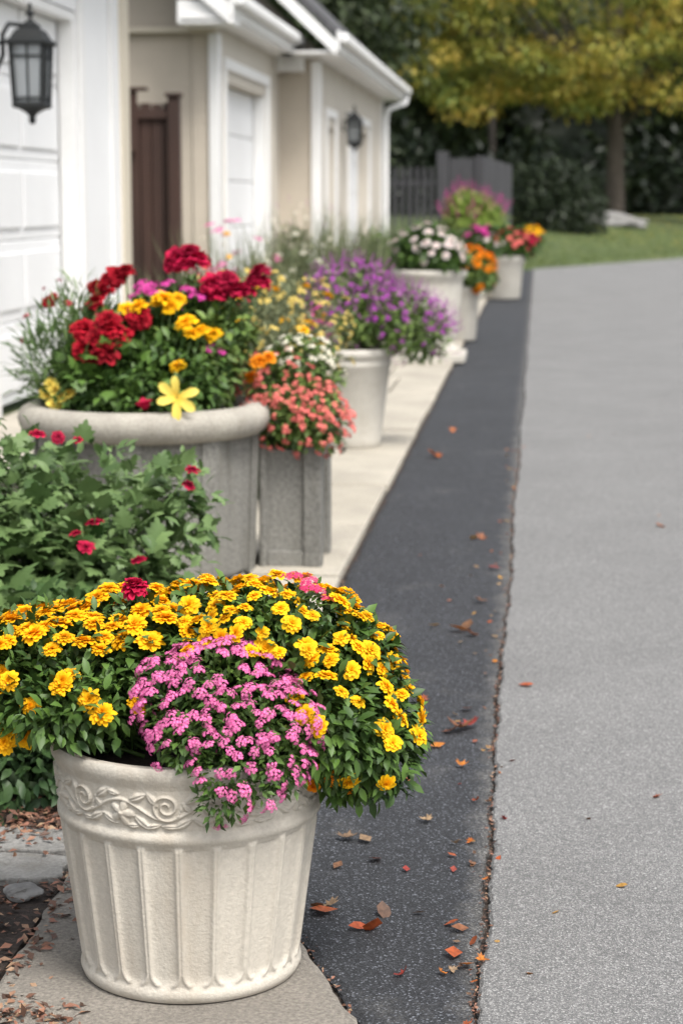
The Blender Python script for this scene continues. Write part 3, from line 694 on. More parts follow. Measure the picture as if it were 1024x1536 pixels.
blossoms(y2,MARI,M['yellow'],[C2(a,b,c) for a,b,c,d in hd],[(0,-.5,.8)]*len(hd),[d for *_,d in hd],jit=.4); stems2(hd,y2)
hd=[(-.31,-.25,.10,.042),(-.345,-.22,.08,.04),(-.27,-.28,.07,.042),(-.30,-.28,.05,.038),(-.24,-.3,.09,.035),(-.39,-.1,.08,.032),(-.33,-.24,.12,.03)]
blossoms(y2,ZIN,M['lemon'],[C2(a,b,c) for a,b,c,d in hd],[(0,-.7,.5)]*len(hd),[d for *_,d in hd],name='pale_blossom',jit=.4)
ly=thing('yellow_lily','pale yellow star shaped lily leaning over planter rim','flower',C2(.21,-.3,-.0))
v,f=tube([C2(.18,-.3,-.02),C2(.2,-.36,.05),C2(.21,-.42,.085)],[.004]*3,6); part('stem',v,f,M['stem'],ly)
blossoms(ly,LILY,M['lemon'],[C2(.21,-.43,.09)],[(0,-1,.2)],.085,up=0,jit=0)
tu=thing('red_tulip','single bright red bloom leaning over planter rim','flower',C2(.08,-.36,0))
v,f=tube([C2(.07,-.33,-.02),C2(.08,-.38,.02)],[.004]*2,6); part('stem',v,f,M['stem'],tu)
blossoms(tu,TULIP,M['crimson'],[C2(.08,-.41,.04)],[(0,-.3,.8)],.06,up=0)
gr=thing('feathery_greenery','wispy fine leaved green plant in concrete planter','plant',C2(-.3,0,0))
leaves('foliage',gr,[(C2(-.32,-.03,.18),(.13,.2,.22)),(C2(-.26,.05,.30),(.10,.15,.18)),(C2(-.43,0,.20),(.10,.1,.16))],1300,.075,NLEAF,M['leafshrub'],.1,1.25,droop=-.5,excl=lambda P:P[:,2]<.68,stems=110,root=C2(-.3,0,-.02),stemr=.002)
P,O=surf([(C2(-.34,0,.25),(.15,.15,.25))],9,.05,1.0,None,lambda p,o:1 if p[2]>1.0 else .1,f=(1,1.25)); blossoms(gr,SMALL,M['crimson'],P,O,.016)

# ---------------------------------------------------------------- planter 3 (square)
x0,x1,y0,y1=-1.125,-.868,8.05,8.46
xm,ym=(x0+x1)/2,(y0+y1)/2
p3=thing('concrete_planter','square weathered grey concrete planter with corner posts','planter',(xm,ym,0),G)
each('planter_wall',[(x0+.02,x1-.02,y0+.02,y0+.06,.02,.49),(x0+.02,x1-.02,y1-.06,y1-.02,.02,.49),(x0+.022,x0+.06,y0+.061,y1-.061,.02,.49),(x1-.06,x1-.022,y0+.061,y1-.061,.02,.49)],M['concgrey'],p3)
each('corner_post',[(x1-.075,x1,y0,y0+.085,0,.51),(x1-.075,x1,y1-.085,y1,0,.51),(x0,x0+.03,y0,y0+.085,0,.51),(x0,x0+.03,y1-.085,y1,0,.51)],M['concgrey'],p3,.008)
boxes('base_rail',[(x0+.031,x1-.076,y0+.008,y0+.05,0,.07)],M['concgrey'],p3)
boxes('soil',[(x0+.061,x1-.061,y0+.061,y1-.061,.02,.46)],M['soil'],p3)
def ex3(P): return ((P[:,0]>x0-.01)&(P[:,0]<x1+.01)&(P[:,1]>y0-.01)&(P[:,1]<y1+.01)&(P[:,2]<.51))|(P[:,2]<.46)
g3=thing('coral_verbena','coral pink flowering plant cascading over square planter','flowering plant',(xm,ym,.46))
B3=[((xm+.0,ym-.1,.63),(.18,.20,.14)),((xm+.09,ym-.15,.60),(.14,.14,.13)),((xm-.08,ym,.74),(.16,.18,.13))]
leaves('foliage',g3,B3,2600,.036,LEAF,M['leafmid'],.4,1.02,excl=ex3,stems=40,root=(xm,ym,.46))
P,O=surf(B3,230,.025,.5,ex3,lambda p,o:1.0 if p[2]<.75 else .25,f=(.95,1.2)); blossoms(g3,SMALL,M['coral'],P,O,.022,maxind=90,jit=.5)
w3=thing('white_alyssum','cream white flower heads above the coral plant','flowering plant',(xm,ym+.1,.46))
B3w=[((xm+.02,ym+.05,.83),(.14,.14,.10)),((xm+.09,ym+.05,.77),(.10,.10,.09))]
leaves('foliage',w3,B3w+[((xm,ym+.06,.65),(.13,.12,.18))],1900,.033,LEAF,M['leafmid'],.3,1.02,excl=ex3,stems=40,root=(xm,ym+.05,.46))
P,O=surf(B3w,48,.036,.9,ex3,f=(1,1.2)); blossoms(w3,VERB,M['whitep'],P,O,.021,maxind=70,jit=.5)
o3=thing('orange_zinnia','orange zinnia blooms beside the coral plant','flowering plant',(xm-.1,ym,.46))
v,f=merge([tube([(xm-.08,ym,.46),(xm-.1,ym-.05,.7),(xm-.12,ym-.15,.84)],[.004]*3,6),tube([(xm-.1,ym,.46),(xm-.08,ym,.8),(xm-.10,ym-.1,.88)],[.004]*3,6)]); part('stem',v,f,M['stem'],o3)
blossoms(o3,MARI,M['orange'],[(xm-.13,ym-.17,.85),(xm-.09,ym-.17,.865),(xm-.17,ym-.1,.78)],[(0,-.7,.5)]*3,.036)

yf=thing('yellow_flowering_shrub','airy yellow flowering shrub beside planters','shrub',(-1.45,10.0,0))
By=[((-1.45,10.0,.62),(.36,.36,.42)),((-1.22,10.2,.80),(.24,.25,.25)),((-1.6,9.8,.85),(.22,.25,.22)),((-1.18,9.6,.68),(.2,.25,.22))]
leaves('foliage',yf,By,4600,.045,LEAF,M['leafgrey'],.3,1.22,droop=-.1,stems=160,root=(-1.45,10,0))
P,O=surf(By,230,.035,.8,None,lambda p,o:1 if p[2]>.7 else .25,f=(.9,1.3)); blossoms(yf,SMALL,M['straw'],P,O,.025,maxind=60,jit=.5)
P,O=surf(By,18,.08,.9,None,lambda p,o:1 if p[2]>.8 else .1,f=(1,1.2)); blossoms(yf,ZIN,M['yellow'],P,O,.042,name='yellow_blossom')

# ---------------------------------------------------------------- round pots
def round_pot(loc,prof,label,mat='potwhite',segs=64):
    p=thing('flower_pot',label,'flower pot',(loc[0],loc[1],0),G)
    v,f=lathe_vf(prof,segs,*loc); part('pot_wall',v,f,M[mat],p)
    rt,zt=prof[-1]; v,f=lathe_vf([(rt+.002,zt+.01),(rt*.5,zt+.02),(.001,zt+.03)],32,*loc); part('soil',v,f,M['soil'],p)
    return p
l4=(-1.13,12.23)
round_pot(l4,[(.170,0),(.177,.01),(.182,.05),(.236,.49),(.245,.50),(.247,.52),(.241,.53),(.243,.545),(.258,.555),(.264,.575),(.262,.60),(.25,.607),(.235,.60),(.225,.55)],'tapered cream planter with rounded rim standing on sidewalk')
g4=thing('purple_salvia','purple flowering plant spilling out of cream planter','flowering plant',(l4[0],l4[1],.55))
ex4=lambda P:((np.hypot(P[:,0]-l4[0],P[:,1]-l4[1])<.27)&(P[:,2]<.61))|((P[:,2]<.625)&(P[:,0]<l4[0]+.2))|(P[:,2]<.53)
B4=[((l4[0]+.02,l4[1],.81),(.28,.28,.19)),((l4[0]+.30,l4[1]-.05,.77),(.25,.24,.18)),((l4[0]+.0,l4[1]+.05,.96),(.22,.2,.15)),((l4[0]+.43,l4[1],.69),(.17,.2,.17))]
leaves('foliage',g4,B4,3400,.045,LEAF,M['leafmid'],.3,1.08,excl=ex4,stems=120,root=(l4[0],l4[1],.55))
P,O=surf(B4,520,.026,.75,ex4,f=(.85,1.3)); blossoms(g4,SPIKE,M['purple'],P,O+unit(len(O))*.5,.022,maxind=70,up=.6)
P,O=surf(B4,210,.04,.8,ex4,f=(.95,1.2)); blossoms(g4,SMALL,M['purple'],P,O,.023,name='small_blossom',maxind=20)
P=[(l4[0]-.18,l4[1]-.25,.80),(l4[0]-.22,l4[1]-.2,.74),(l4[0]-.14,l4[1]-.25,.70),(l4[0]-.2,l4[1]-.2,.86),(l4[0]-.25,l4[1]-.2,.80),(l4[0]-.12,l4[1]-.28,.76)]
blossoms(g4,VERB,M['magenta'],P,[(0,-.7,.4)]*6,.055,name='magenta_blossom')

l5=(-1.02,18.95)
p5=round_pot(l5,[(.30,.08),(.305,.11),(.25,.15),(.245,.18),(.275,.24),(.308,.62),(.315,.70),(.32,.76),(.35,.79),(.36,.82),(.355,.845),(.335,.855),(.30,.85),(.29,.80)],'large white urn planter on square plinth')
boxes('plinth',[(l5[0]-.35,l5[0]+.35,l5[1]-.35,l5[1]+.35,0,.08)],M['potwhite'],p5,.01)
g5=thing('white_petunia','white and pale pink petunias mounding over white urn','flowering plant',(l5[0],l5[1],.8))
ex5=lambda P:P[:,2]<.87
B5=[((l5[0]-.02,l5[1],1.03),(.31,.32,.22)),((l5[0]+.12,l5[1]-.1,.97),(.24,.25,.17))]
leaves('foliage',g5,B5,4000,.07,LEAF,M['leafdark'],.3,1.05,excl=ex5)
P,O=surf(B5,44,.085,.85,ex5,f=(.98,1.15)); blossoms(g5,ZIN,M['palepink'],P,O,.052,jit=.4)
l6=(-.84,21.7)
round_pot(l6,[(.17,0),(.18,.02),(.215,.5),(.235,.53),(.24,.58),(.22,.59),(.20,.56)],'plain pale planter behind the white urn')
g6=thing('orange_marigold','orange marigolds overflowing pale planter','flowering plant',(l6[0],l6[1],.56))
B6=[((l6[0]+.08,l6[1]-.05,.78),(.27,.28,.20)),((l6[0]+.22,l6[1]-.1,.68),(.17,.18,.15))]
leaves('foliage',g6,B6,2200,.07,LEAF,M['leafmid'],.3,1.05,excl=potex(l6[0],l6[1],.27,.58))
P,O=surf(B6,74,.055,.85,potex(l6[0],l6[1],.27,.58),f=(.98,1.15)); blossoms(g6,MARI,M['orange'],P,O,.055)
l7=(-.53,31.0)
round_pot(l7,[(.25,0),(.26,.02),(.305,.52),(.325,.55),(.345,.58),(.35,.64),(.34,.66),(.31,.66),(.3,.62)],'white flower pot at the far end of asphalt strip')
g7=thing('red_petunia','mixed red pink and yellow flowers in white pot','flowering plant',(l7[0],l7[1],.62))
ex7=potex(l7[0],l7[1],.36,.67)
B7=[((l7[0],l7[1],.84),(.43,.4,.23)),((l7[0]+.3,l7[1],.87),(.26,.25,.20)),((l7[0]-.38,l7[1],.92),(.26,.25,.17))]
leaves('foliage',g7,B7,2600,.1,LEAF,M['leafdark'],.3,1.08,excl=ex7)
for nm,m_,c,r in (('red_blossom','coral',(.15,-.1,.82),(.32,.35,.25)),('white_blossom','palepink',(-.2,-.1,.80),(.25,.3,.2)),('magenta_blossom','magenta',(-.35,-.05,.94),(.25,.25,.17)),('yellow_blossom','yellow',(.42,0,1.0),(.17,.2,.1)),('crimson_blossom','crimson',(.33,-.05,.87),(.25,.25,.2))):
    P,O=surf([((l7[0]+c[0],l7[1]+c[1],c[2]),r)],16 if nm=='yellow_blossom' else 24,.08,.85,ex7); blossoms(g7,ZIN,M[m_],P,O,.055,name=nm)
l8=(-1.1,34.5)
round_pot(l8,[(.28,0),(.3,.02),(.38,.75),(.42,.78),(.42,.85),(.38,.86),(.36,.8)],'tall pale planter near the grey fence')
g8=thing('lime_coleus','lime green bushy plant topped with pink spikes','flowering plant',(l8[0],l8[1],.8))
B8=[((l8[0],l8[1],1.15),(.52,.45,.36)),((l8[0]-.1,l8[1],1.35),(.35,.35,.3))]
M['lime']=leafmat('leaf_lime',(.07,.12,.02),(.26,.36,.06))
leaves('foliage',g8,B8,3600,.1,LEAF,M['lime'],.3,1.08,stems=30,root=(l8[0],l8[1],.8))
P,O=surf(B8,70,.09,1.0,None,lambda p,o:1 if p[2]>1.3 else .2,f=(1,1.2)); blossoms(g8,SPIKE,M['magenta'],P,O,.07,up=1.5)

def wispy(loc,r,h,label,leaf='leafgrey',fls=(),n=260,name='garden_shrub',nl=2200,ls=.075,low=.72):
    t=thing(name,label,'plant',(loc[0],loc[1],0)); x,y=loc
    P=np.stack([x+rng.normal(size=n)*r*.35,y+rng.normal(size=n)*r*.35,np.zeros(n)],1)
    D=np.stack([rng.normal(size=n)*.22,rng.normal(size=n)*.22,np.ones(n)],1); U=unit(n)
    bs=[batch(BLADE,P,D,U,h*(.65+.45*rng.random(n)),rng.random(n))]
    bl=[]
    for i in range(9):
        a=random.random()*6.3; q=r*random.uniform(.1,.75); zt=h*random.uniform(.2,low); rr_=r*random.uniform(.28,.5)
        bl.append(((x+q*math.cos(a),y+q*math.sin(a),zt),(rr_,rr_,rr_*random.uniform(.8,1.3))))
    Q,O,_=sample(bl,nl,.2,1.15); Q[:,2]=np.abs(Q[:,2])
    bs.append(batch(SLEAF,Q,O*.5+unit(nl)*.5+np.array([0,0,.3]),unit(nl)*.5+np.array([0,0,.7]),ls*(.6+.8*rng.random(nl)),np.clip(rng.random(nl)*.8+.15,0,1)))
    m_=n*5; k=rng.integers(0,n,m_); Dn=D/np.linalg.norm(D,axis=1,keepdims=True); tt=.45+.6*rng.random(m_)
    Q=P[k]+Dn[k]*(h*tt)[:,None]*.8+unit(m_)*.015
    bs.append(batch(NLEAF,Q,unit(m_)*.6+np.array([0,0,.6]),unit(m_),.045*(.6+.8*rng.random(m_)),.3+.7*rng.random(m_)))
    V,F,T=catb(bs); part('foliage',V,F,M[leaf],t,True,T)
    for j,(fl,ns,fs,nfl) in enumerate(fls):
        P,O=surf([((x,y,h*.62),(r*.85,r*.8,h*.42))],nfl,.05,1.0,None,lambda p,o:1 if p[2]>h*.7 else .1,f=(.85,1.1)); blossoms(t,ns,M[fl],P,O,fs,up=1.0,maxind=60,name=fl.replace('whitep','white')+'_blossom')
wispy((-2.3,15.2),.45,1.28,'sage green bushy plant with pink flowers by garage',fls=(('pink',VERB,.05,16),('whitep',VERB,.03,8),('yellow',ZIN,.03,4)),nl=2600)
wispy((-2.15,17.6),.42,1.2,'wispy sage green plant with tiny white flowers beside garage',fls=(('whitep',SMALL,.03,16),))
wispy((-2.35,20.5),.55,1.45,'tall wispy green shrub by beige building',fls=(('purple',SPIKE,.025,20),('whitep',SMALL,.03,12)),nl=2600)
wispy((-2.1,23.0),.55,1.35,'dense sage green shrub by beige building',nl=3200)
wispy((-1.75,23.8),.55,1.25,'feathery green shrub beside walkway',leaf='leafmid',nl=3200)
wispy((-1.5,25.4),.5,1.3,'grey green shrub behind the white urn',nl=2600)
wispy((-1.8,15.2),.35,.95,'low sage green clump behind purple flowers',nl=1600)
wispy((-2.05,12.3),.35,1.0,'green stemmed clump with small blooms beside garage',leaf='leafmid',fls=(('rose',VERB,.03,8),),nl=1800)

# ---------------------------------------------------------------- building 1 (white garage)
b1=thing('garage','white painted garage with panelled overhead door','garage',(-3.73,12,0))
boxes('wall',[(-4.05,-3.73,5,13.6,-.05,4.0),(-4.05,-3.73,16.25,18.2,-.05,4.0),(-4.05,-3.73,13.6,16.25,3.0,4.0),(-10,-4.05,18.0,18.2,-.05,4.0)],M['white'],b1,0)
boxes('corner_board',[(-3.80,-3.705,17.9,18.225,-.02,3.99)],M['cream'],b1,.004)
boxes('pilaster',[(-3.728,-3.70,17.45,17.52,0,3.9)],M['trim'],b1,.004)
dr=bpy.data.objects.new('garage_door',None); COL.objects.link(dr); dr.parent=b1; dr.matrix_parent_inverse=Matrix.Translation((3.73,-12,0)); dr.location=(0,0,0)
def sub(name,b,mat,par,bev):
    x0_,x1_,y0_,y1_,z0_,z1_=b
    V=[(x0_,y0_,z0_),(x1_,y0_,z0_),(x1_,y1_,z0_),(x0_,y1_,z0_),(x0_,y0_,z1_),(x1_,y0_,z1_),(x1_,y1_,z1_),(x0_,y1_,z1_)]
    o=bpy.data.objects.new(name,raw_mesh(name,V,BF,mat,False)); COL.objects.link(o); o.parent=par
    b_=o.modifiers.new('bevel','BEVEL'); b_.width=bev; b_.segments=2
for i in range(5):
    z=i*.6; sub('door_section',(-3.93,-3.885,13.61,16.24,z+.002,z+.598),M['white'],dr,.012)
    for a,b in ((13.75,14.9),(15.0,16.12)): sub('raised_panel',(-3.884,-3.866,a,b,z+.09,z+.51),M['white'],dr,.016)
each('door_frame',[(-3.728,-3.70,16.27,16.42,0,3.13),(-3.728,-3.70,13.45,13.59,0,3.13),(-3.728,-3.695,13.45,16.42,3.135,3.25),(-3.87,-3.74,16.17,16.245,0,2.99),(-3.87,-3.74,13.61,16.165,2.92,2.99)],M['trim'],b1,.005)
def roof(par,xe,ze,slope,xr,ya,yb,th=.12):
    zr=ze+(xe-xr)*slope; xl=2*xr-xe
    prism('roof',[(xe,ze),(xr,zr),(xl,ze),(xl,ze+th),(xr,zr+th),(xe,ze+th)],'y',ya,yb,M['shingle'],par)
    boxes('fascia',[(xe+.003,xe+.035,ya,yb,ze-.17,ze+.10)],M['trim'],par,.004)
    boxes('gutter',[(xe+.037,xe+.15,ya+.05,yb-.02,ze-.06,ze+.07)],M['trim'],par,.03)
roof(b1,-3.3,4.0,.6,-7,4.8,18.7)
boxes('soffit',[(-4.0,-3.3,4.8,18.7,3.93,3.975)],M['trim'],b1,0)

# ---------------------------------------------------------------- building 2
b2=thing('beige_building','beige sided building with white garage door and gable','building',(-3.73,26,0))
boxes('wall',[(-4.0,-3.73,23.3,23.95,-.05,3.55),(-4.0,-3.73,27.6,29.0,-.05,3.55),(-4.0,-3.73,23.95,27.6,2.9,3.55)],M['beige2'],b2,0)
prism('gable_wall',[(-10.3,-.05),(-4.0,-.05),(-4.0,3.9),(-7,6.6),(-10.3,3.9)],'y',23.302,23.5,M['beige'],b2)
boxes('front_wall',[(-4.0,-3.735,23.28,23.299,-.05,3.5)],M['beige'],b2,0)
boxes('frieze_board',[(-10.3,-3.70,23.2,23.275,3.40,3.46)],M['cream'],b2,.004)
each('corner_board',[(-3.80,-3.69,23.24,23.275,-.02,3.39),(-3.727,-3.69,23.28,23.5,-.02,3.39)],M['trim'],b2,.004)
boxes('garage_door',[(-3.95,-3.90,23.96,27.59,z,z+.57) for z in (0.0,.58,1.16,1.74,2.32)],M['white'],b2,.015)
each('door_frame',[(-3.728,-3.69,23.82,23.95,0,3.03),(-3.728,-3.69,27.6,27.75,0,3.03),(-3.728,-3.685,23.82,27.75,3.035,3.16),(-3.89,-3.74,27.5,27.595,0,2.89)],M['trim'],b2,.004)
roof(b2,-3.45,3.7,.85,-7,22.6,28.7)
boxes('soffit',[(-4.0,-3.45,22.6,28.7,3.50,3.53)],M['trim'],b2,0)
each('eave_return',[(-4.05,-3.42,22.62,23.19,3.44,3.70),(-4.05,-3.35,28.72,28.95,3.30,3.5)],M['trim'],b2,.01)
prism('rake_board',[(-3.45,3.66),(-7,6.68),(-7,6.46),(-3.45,3.44)],'y',22.56,22.598,M['trim'],b2)
b3=thing('beige_garage_wing','long beige garage wing with white eaves and lantern','building',(-3.17,35,0))
boxes('wall',[(-3.5,-3.17,29.2,30.1,-.05,3.6),(-3.5,-3.17,31.4,33.6,-.05,3.6),(-3.5,-3.17,37.6,40.7,-.05,3.6),(-3.5,-3.17,30.1,31.4,2.6,3.6),(-3.5,-3.17,33.6,37.6,2.7,3.6),(-9,-3.5,40.5,40.7,-.05,3.6)],M['beige2'],b3,0)
boxes('end_wall',[(-4.0,-3.172,29.0,29.198,-.05,3.6)],M['beige'],b3,0)
boxes('door',[(-3.42,-3.36,30.11,31.39,0,2.59)],M['white'],b3,.01)
boxes('garage_door',[(-3.42,-3.36,33.61,37.59,z,z+.53) for z in (0,.54,1.08,1.62,2.16)],M['white'],b3,.012)
each('door_frame',[(-3.167,-3.13,29.98,30.1,0,2.72),(-3.167,-3.13,31.4,31.52,0,2.72),(-3.167,-3.128,29.98,31.52,2.725,2.85),(-3.167,-3.13,33.45,33.6,0,2.82),(-3.167,-3.13,37.6,37.75,0,2.82),(-3.167,-3.128,33.45,37.75,2.825,2.95)],M['trim'],b3,.004)
each('corner_board',[(-3.26,-3.13,28.96,28.998,0,3.45),(-3.168,-3.13,29.0,29.18,0,3.45),(-3.168,-3.13,40.55,40.73,0,3.45)],M['trim'],b3,.004)
roof(b3,-2.80,3.70,.95,-6,28.0,42.0)
boxes('soffit',[(-3.6,-2.80,28.0,42.0,3.50,3.53)],M['trim'],b3,0)
prism('rake_board',[(-2.80,3.66),(-6,6.7),(-6,6.48),(-2.80,3.46)],'y',27.96,27.998,M['trim'],b3)
prism('gable_wall',[(-3.18,3.62),(-6,6.3),(-8.9,3.62)],'y',28.98,29.1,M['beige'],b3)
v,f=tube([(-2.72,41.7,3.6),(-2.74,41.5,3.45),(-3.05,40.85,3.3),(-3.08,40.8,3.1),(-3.08,40.8,.1),(-3.0,40.8,.03)],[.05]*6,8); part('downspout',v,f,M['trim'],b3)

# ---------------------------------------------------------------- lanterns
def lantern(loc,h,arm,label,th=1.0):
    t=thing('wall_lantern',label,'wall lantern',loc); x,y,z=loc; s=h/.75
    def sq(r,zc_): return [(x+a*r*s,y+b*r*s,z+zc_*s) for a,b in ((-1,-1),(1,-1),(1,1),(-1,1))]
    def stack(levels):
        V=[];F=[]
        for r,q in levels: V+=sq(r,q)
        for i in range(len(levels)-1):
            for k in range(4): F.append((i*4+k,i*4+(k+1)%4,i*4+4+(k+1)%4,i*4+4+k))
        F.append((3,2,1,0)); k=len(levels)*4; F.append((k-4,k-3,k-2,k-1)); return V,F
    part('glass',*stack([(.078,-.17),(.092,.155)]),M['glass'],t,False)
    part('hood',*stack([(.118,.155),(.125,.16),(.125,.175),(.10,.195),(.075,.24),(.05,.255),(.05,.27),(.03,.285),(.014,.30)]),M['black'],t,False)
    part('base_plate',*stack([(.01,-.30),(.02,-.27),(.012,-.26),(.03,-.235),(.06,-.215),(.092,-.205),(.098,-.19),(.09,-.172)]),M['black'],t,False)
    fr=[]
    for a,b in ((-1,-1),(1,-1),(1,1),(-1,1)):
        fr.append(tube([(x+a*.082*s,y+b*.082*s,z-.18*s),(x+a*.097*s,y+b*.097*s,z+.16*s)],[.018*s*th]*2,4))
    for a,b in ((0,-1),(1,0),(0,1),(-1,0)):
        fr.append(tube([(x+a*.081*s,y+b*.081*s,z-.18*s),(x+a*.096*s,y+b*.096*s,z+.16*s)],[.008*s*th]*2,4))
    for q,r in ((.09,.091),(-.15,.081)):
        p=sq(r,q)
        for k in range(4): fr.append(tube([p[k],p[(k+1)%4]],[.009*s*th]*2,4))
    part('frame',*merge(fr),M['black'],t,False)
    v,f=lathe_vf([(.012*s,.29*s+z),(.01*s,.32*s+z),(.03*s,.335*s+z),(.022*s,.35*s+z),(.010*s,.36*s+z),(.016*s,.375*s+z),(.004*s,.40*s+z)],12,x,y); part('finial',v,f,M['black'],t)
    wx=x-arm
    ap=[(wx,y,z+.05*s),(wx+arm*.3,y,z+.0*s),(wx+arm*.45,y,z+.10*s),(wx+arm*.45,y,z+.22*s),(x-.13*s,y,z+.28*s),(x-.05*s,y,z+.27*s)]
    part('bracket',*merge([tube(ap,[.014*s]*6,8),tube([(wx,y,z+.16*s),(x-.10*s,y,z+.18*s)],[.012*s]*2,8)]),M['black'],t)
    part('wall_plate',*tube([(wx-.012,y,z+.08*s),(wx+.012,y,z+.08*s)],[.075*s,.06*s],16),M['black'],t)
lantern((-3.375,13.35,2.34),.85,.345,'black metal lantern with glass panes on garage wall')
lantern((-2.97,32.6,2.58),.80,.19,'small black lantern mounted on beige wing wall',1.6)

# ---------------------------------------------------------------- fences
f1=thing('wooden_fence','dark brown vertical board fence beside garage','fence',(-4.6,21,0))
boxes('panel',[(-5.6+i*.12,-5.6+i*.12+.108,21.0,21.03,.03,2.50-.01*(i%2)) for i in range(15)],M['brown'],f1,.004)
boxes('backing_board',[(-5.6,-3.82,21.034,21.05,.05,2.44)],M['brown'],f1,.002)
each('rail',[(-5.6,-3.82,20.96,20.995,2.34,2.43)],M['brown'],f1,.004)
each('post',[(-3.86,-3.74,20.93,21.07,0,2.56),(-4.30,-4.18,20.93,20.955,2.0,2.62)],M['brown'],f1,.006)
each('post_cap',[(-3.885,-3.715,20.905,21.095,2.565,2.60),(-4.40,-4.08,20.9,21.06,2.625,2.66)],M['brown'],f1,.006)
f2=thing('picket_fence','dark grey wooden picket fence with gate','fence',(-2.2,46,0))
gz=-.02
boxes('picket',[(-3.8+i*.165,-3.8+i*.165+.09,46,46.03,gz+.05,gz+2.25) for i in range(9)],M['greywood'],f2,.004)
each('rail',[(-3.8,-2.3,46.032,46.08,gz+.5,gz+.6),(-3.8,-2.3,46.032,46.08,gz+1.85,gz+1.95)],M['greywood'],f2,.004)
each('post',[(-2.32,-2.05,45.95,46.1,gz,gz+2.6),(-1.45,-1.3,45.95,46.1,gz,gz+2.5)],M['greywood'],f2,.01)
boxes('gate_panel',[(-2.03+i*.097,-2.03+i*.097+.09,46,46.03,gz+.05,gz+2.45) for i in range(6)],M['greywood'],f2,.004)
V=[];F=[]
for i in range(9):
    xa=-1.28+i*.07; ya=46.1+i*.25; k=len(V)
    for dx,dy in ((0,0),(.068,.243)):
        V+=[(xa+dx,ya+dy,gz+.03),(xa+dx,ya+dy,gz+2.5-.02*i),(xa+dx-.03,ya+dy+.01,gz+.03),(xa+dx-.03,ya+dy+.01,gz+2.5-.02*i)]
    F+=[(k,k+4,k+5,k+1),(k+2,k+3,k+7,k+6),(k+1,k+5,k+7,k+3),(k,k+1,k+3,k+2),(k+4,k+6,k+7,k+5)]
part('side_panel',V,F,M['greywood'],f2,False)

# ---------------------------------------------------------------- trees and woods
def tree(loc,h0,crown,label,mat,nl,lsize,tr,limbs=9,name='tree',lean=(0,0),clt=0,hi=1.12,droop=.2):
    t=thing(name,label,'tree',loc); x,y,z=loc
    topz=max(c[0][2] for c in crown)
    pts=[(x,y,z-.2),(x+.03,y,z+.5),(x+lean[0]*.3,y,z+h0*.5),(x+lean[0]*.6,y,z+h0),(x+lean[0],y+lean[1],topz)]
    tb=[tube(pts,[tr*1.35,tr*1.05,tr*.95,tr*.85,tr*.2],12)]
    for i,c in enumerate(crown[:limbs]):
        s_=Vector(pts[3])+Vector((0,0,random.uniform(-.3,1.5))); e=Vector(c[0]); m_=(s_+e)/2+Vector((0,0,-.3))
        tb.append(tube([s_,m_,e],[tr*.4,tr*.25,tr*.08],6))
    part('trunk',*merge(tb),M['bark'],t)
    leaves('crown',t,crown,nl,lsize,SLEAF,M[mat],.15,hi,droop=droop,clt=clt)
def clumps(c,R,n,r,flat=.75):
    out=[]; u=unit(n)
    for i in range(n):
        f=.35+.65*random.random()**.5
        p=(c[0]+R[0]*u[i,0]*f,c[1]+R[1]*u[i,1]*f,c[2]+R[2]*u[i,2]*f); q=r*random.uniform(.6,1.3)
        out.append((p,(q*1.3,q*1.2,q*flat)))
    return out
tz=float(hgt(np.array(2.75),np.array(75.0)))
tree((2.75,75,tz),3.4,clumps((1.2,74,8.4),(6.6,4,3.5),92,.78,.6)+clumps((6,73,6.0),(3.6,3,1.8),24,.6,.6)+clumps((-2.2,73,5.9),(2.8,3,1.4),20,.55,.6)+clumps((2.5,73,5.4),(3.6,2,.8),14,.45,.6),'broad maple tree with yellowing autumn leaves on lawn','autumn',30000,.24,.35,limbs=22,name='maple_tree',clt=.6,hi=1.5,droop=.5)
tree((-8.4,58,.5),3,clumps((-7.4,58,6.5),(3.2,3,4.5),36,1.15),'dark green tree behind the beige building','leafwood',16000,.29,.25)
def hedge(name,label,blobs,n,s,mat,cat=None,kind=None):
    if kind:
        P,O,_=sample(blobs,n,.5,1.08); nn=len(P)
        V,F,T,_=batch(SLEAF,P,O+unit(nn)*.7,np.array([0,0,.6])+O*.5+unit(nn)*.5,s*(.6+.8*rng.random(nn)),np.clip(rng.random(nn)*.8+.1,0,1))
        o=part(name,V,F,M[mat],None,True,T); o['kind']=kind; return o
    t=thing(name,label,cat,(blobs[0][0][0],blobs[0][0][1],0)); leaves('foliage',t,blobs,n,s,SLEAF,M[mat],.4,1.2,stems=40,root=(blobs[0][0][0],blobs[0][0][1],.3)); return t
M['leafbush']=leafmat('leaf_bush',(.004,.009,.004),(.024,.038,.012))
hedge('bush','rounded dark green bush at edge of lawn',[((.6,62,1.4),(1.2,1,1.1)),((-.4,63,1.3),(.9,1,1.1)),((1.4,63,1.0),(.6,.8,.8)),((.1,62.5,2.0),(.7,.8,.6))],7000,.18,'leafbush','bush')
wb=[]
for i in range(60):
    x=-28+i*1.3+random.uniform(-.8,.8); wb.append(((x,84+random.uniform(-2,3),1.8+random.uniform(-.3,.8)),(1.6,1.6,1.9)))
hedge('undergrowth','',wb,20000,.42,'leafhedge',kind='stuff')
wb=[]
for i in range(150):
    x=random.uniform(-34,50); z_=random.uniform(3,17); wb.append(((x,92+random.uniform(-3,5),z_),(2.6,2,1.8)))
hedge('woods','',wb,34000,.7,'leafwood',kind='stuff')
n1,n2=90,16; V=[];F=[]
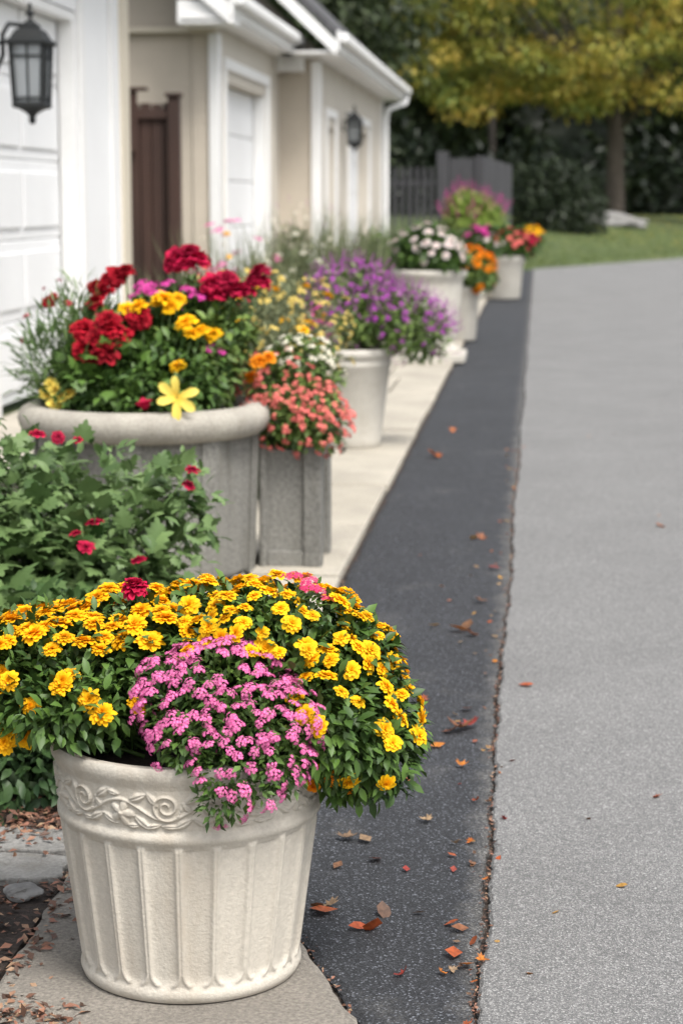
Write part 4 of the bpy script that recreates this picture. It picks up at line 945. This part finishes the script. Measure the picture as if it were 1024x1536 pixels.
for j in range(n2):
    for i in range(n1):
        x=-60+i*1.6; z_=j*1.25-.5
        V.append((x,97+1.8*math.sin(x*.9+z_)+1.5*math.sin(x*.37-z_*.8)+(.15*z_)**2,z_+.8*math.sin(x*.6+j)))
for j in range(n2-1):
    for i in range(n1-1): a=j*n1+i; F.append((a,a+1,a+n1+1,a+n1))
o=part('far_woods',V,np.array(F),leafmat('leaf_far',(.006,.012,.006),(.014,.02,.010)),None,True,rng.random(len(V))); o['kind']='stuff'
M['bark']=paint('dark_bark',(.03,.025,.02),.95,3,.35)
for i,(x,y) in enumerate(((9,85),(-2.0,85),(12.5,86))):
    tree((x,y,.8),4,clumps((x,y+1,9),(2.2,2,2.5),10,1.2),'dark slender woodland tree at edge of lawn','leafwood',2600,.45,.18,limbs=4)
rock((2.35,68,.78),(.95,.6,.28),21,'boulder','low flat pale grey boulder on lawn beside tree'); rock((3.05,68.2,.72),(.55,.5,.2),22,'boulder','small pale grey boulder beside larger one')
nL=2600; P=np.stack([rng.uniform(-1,16,nL),rng.uniform(58,82,nL),np.zeros(nL)],1); P[:,2]=hgt(P[:,0],P[:,1])+.02
V,F,T,_=batch(SLEAF,P,np.stack([rng.normal(size=nL),rng.normal(size=nL),np.zeros(nL)],1),np.tile([[0,0,1.]],(nL,1))+unit(nL)*.3,.11*(.6+rng.random(nL)),rng.random(nL)*.6+.4)
o=part('leaf_litter',V,F,M['autumn'],None,True,T); o['kind']='stuff'
nG=30000; P=np.stack([rng.uniform(-1.5,12,nG),44.6+rng.random(nG)**1.5*26,np.zeros(nG)],1)
P=P[P[:,1]>44.8+np.maximum(0,(P[:,0]+.25)/.44)]; nG=len(P); P[:,2]=hgt(P[:,0],P[:,1])-.01
V,F,T,_=batch(NLEAF,P,np.stack([rng.normal(size=nG)*.4,rng.normal(size=nG)*.4,np.ones(nG)],1),unit(nG),.08*(.6+rng.random(nG)),rng.random(nG))
o=part('grass',V,F,leafmat('leaf_grass',(.05,.08,.018),(.15,.19,.05)),None,True,T); o['kind']='stuff'
print('done',len(bpy.data.objects))
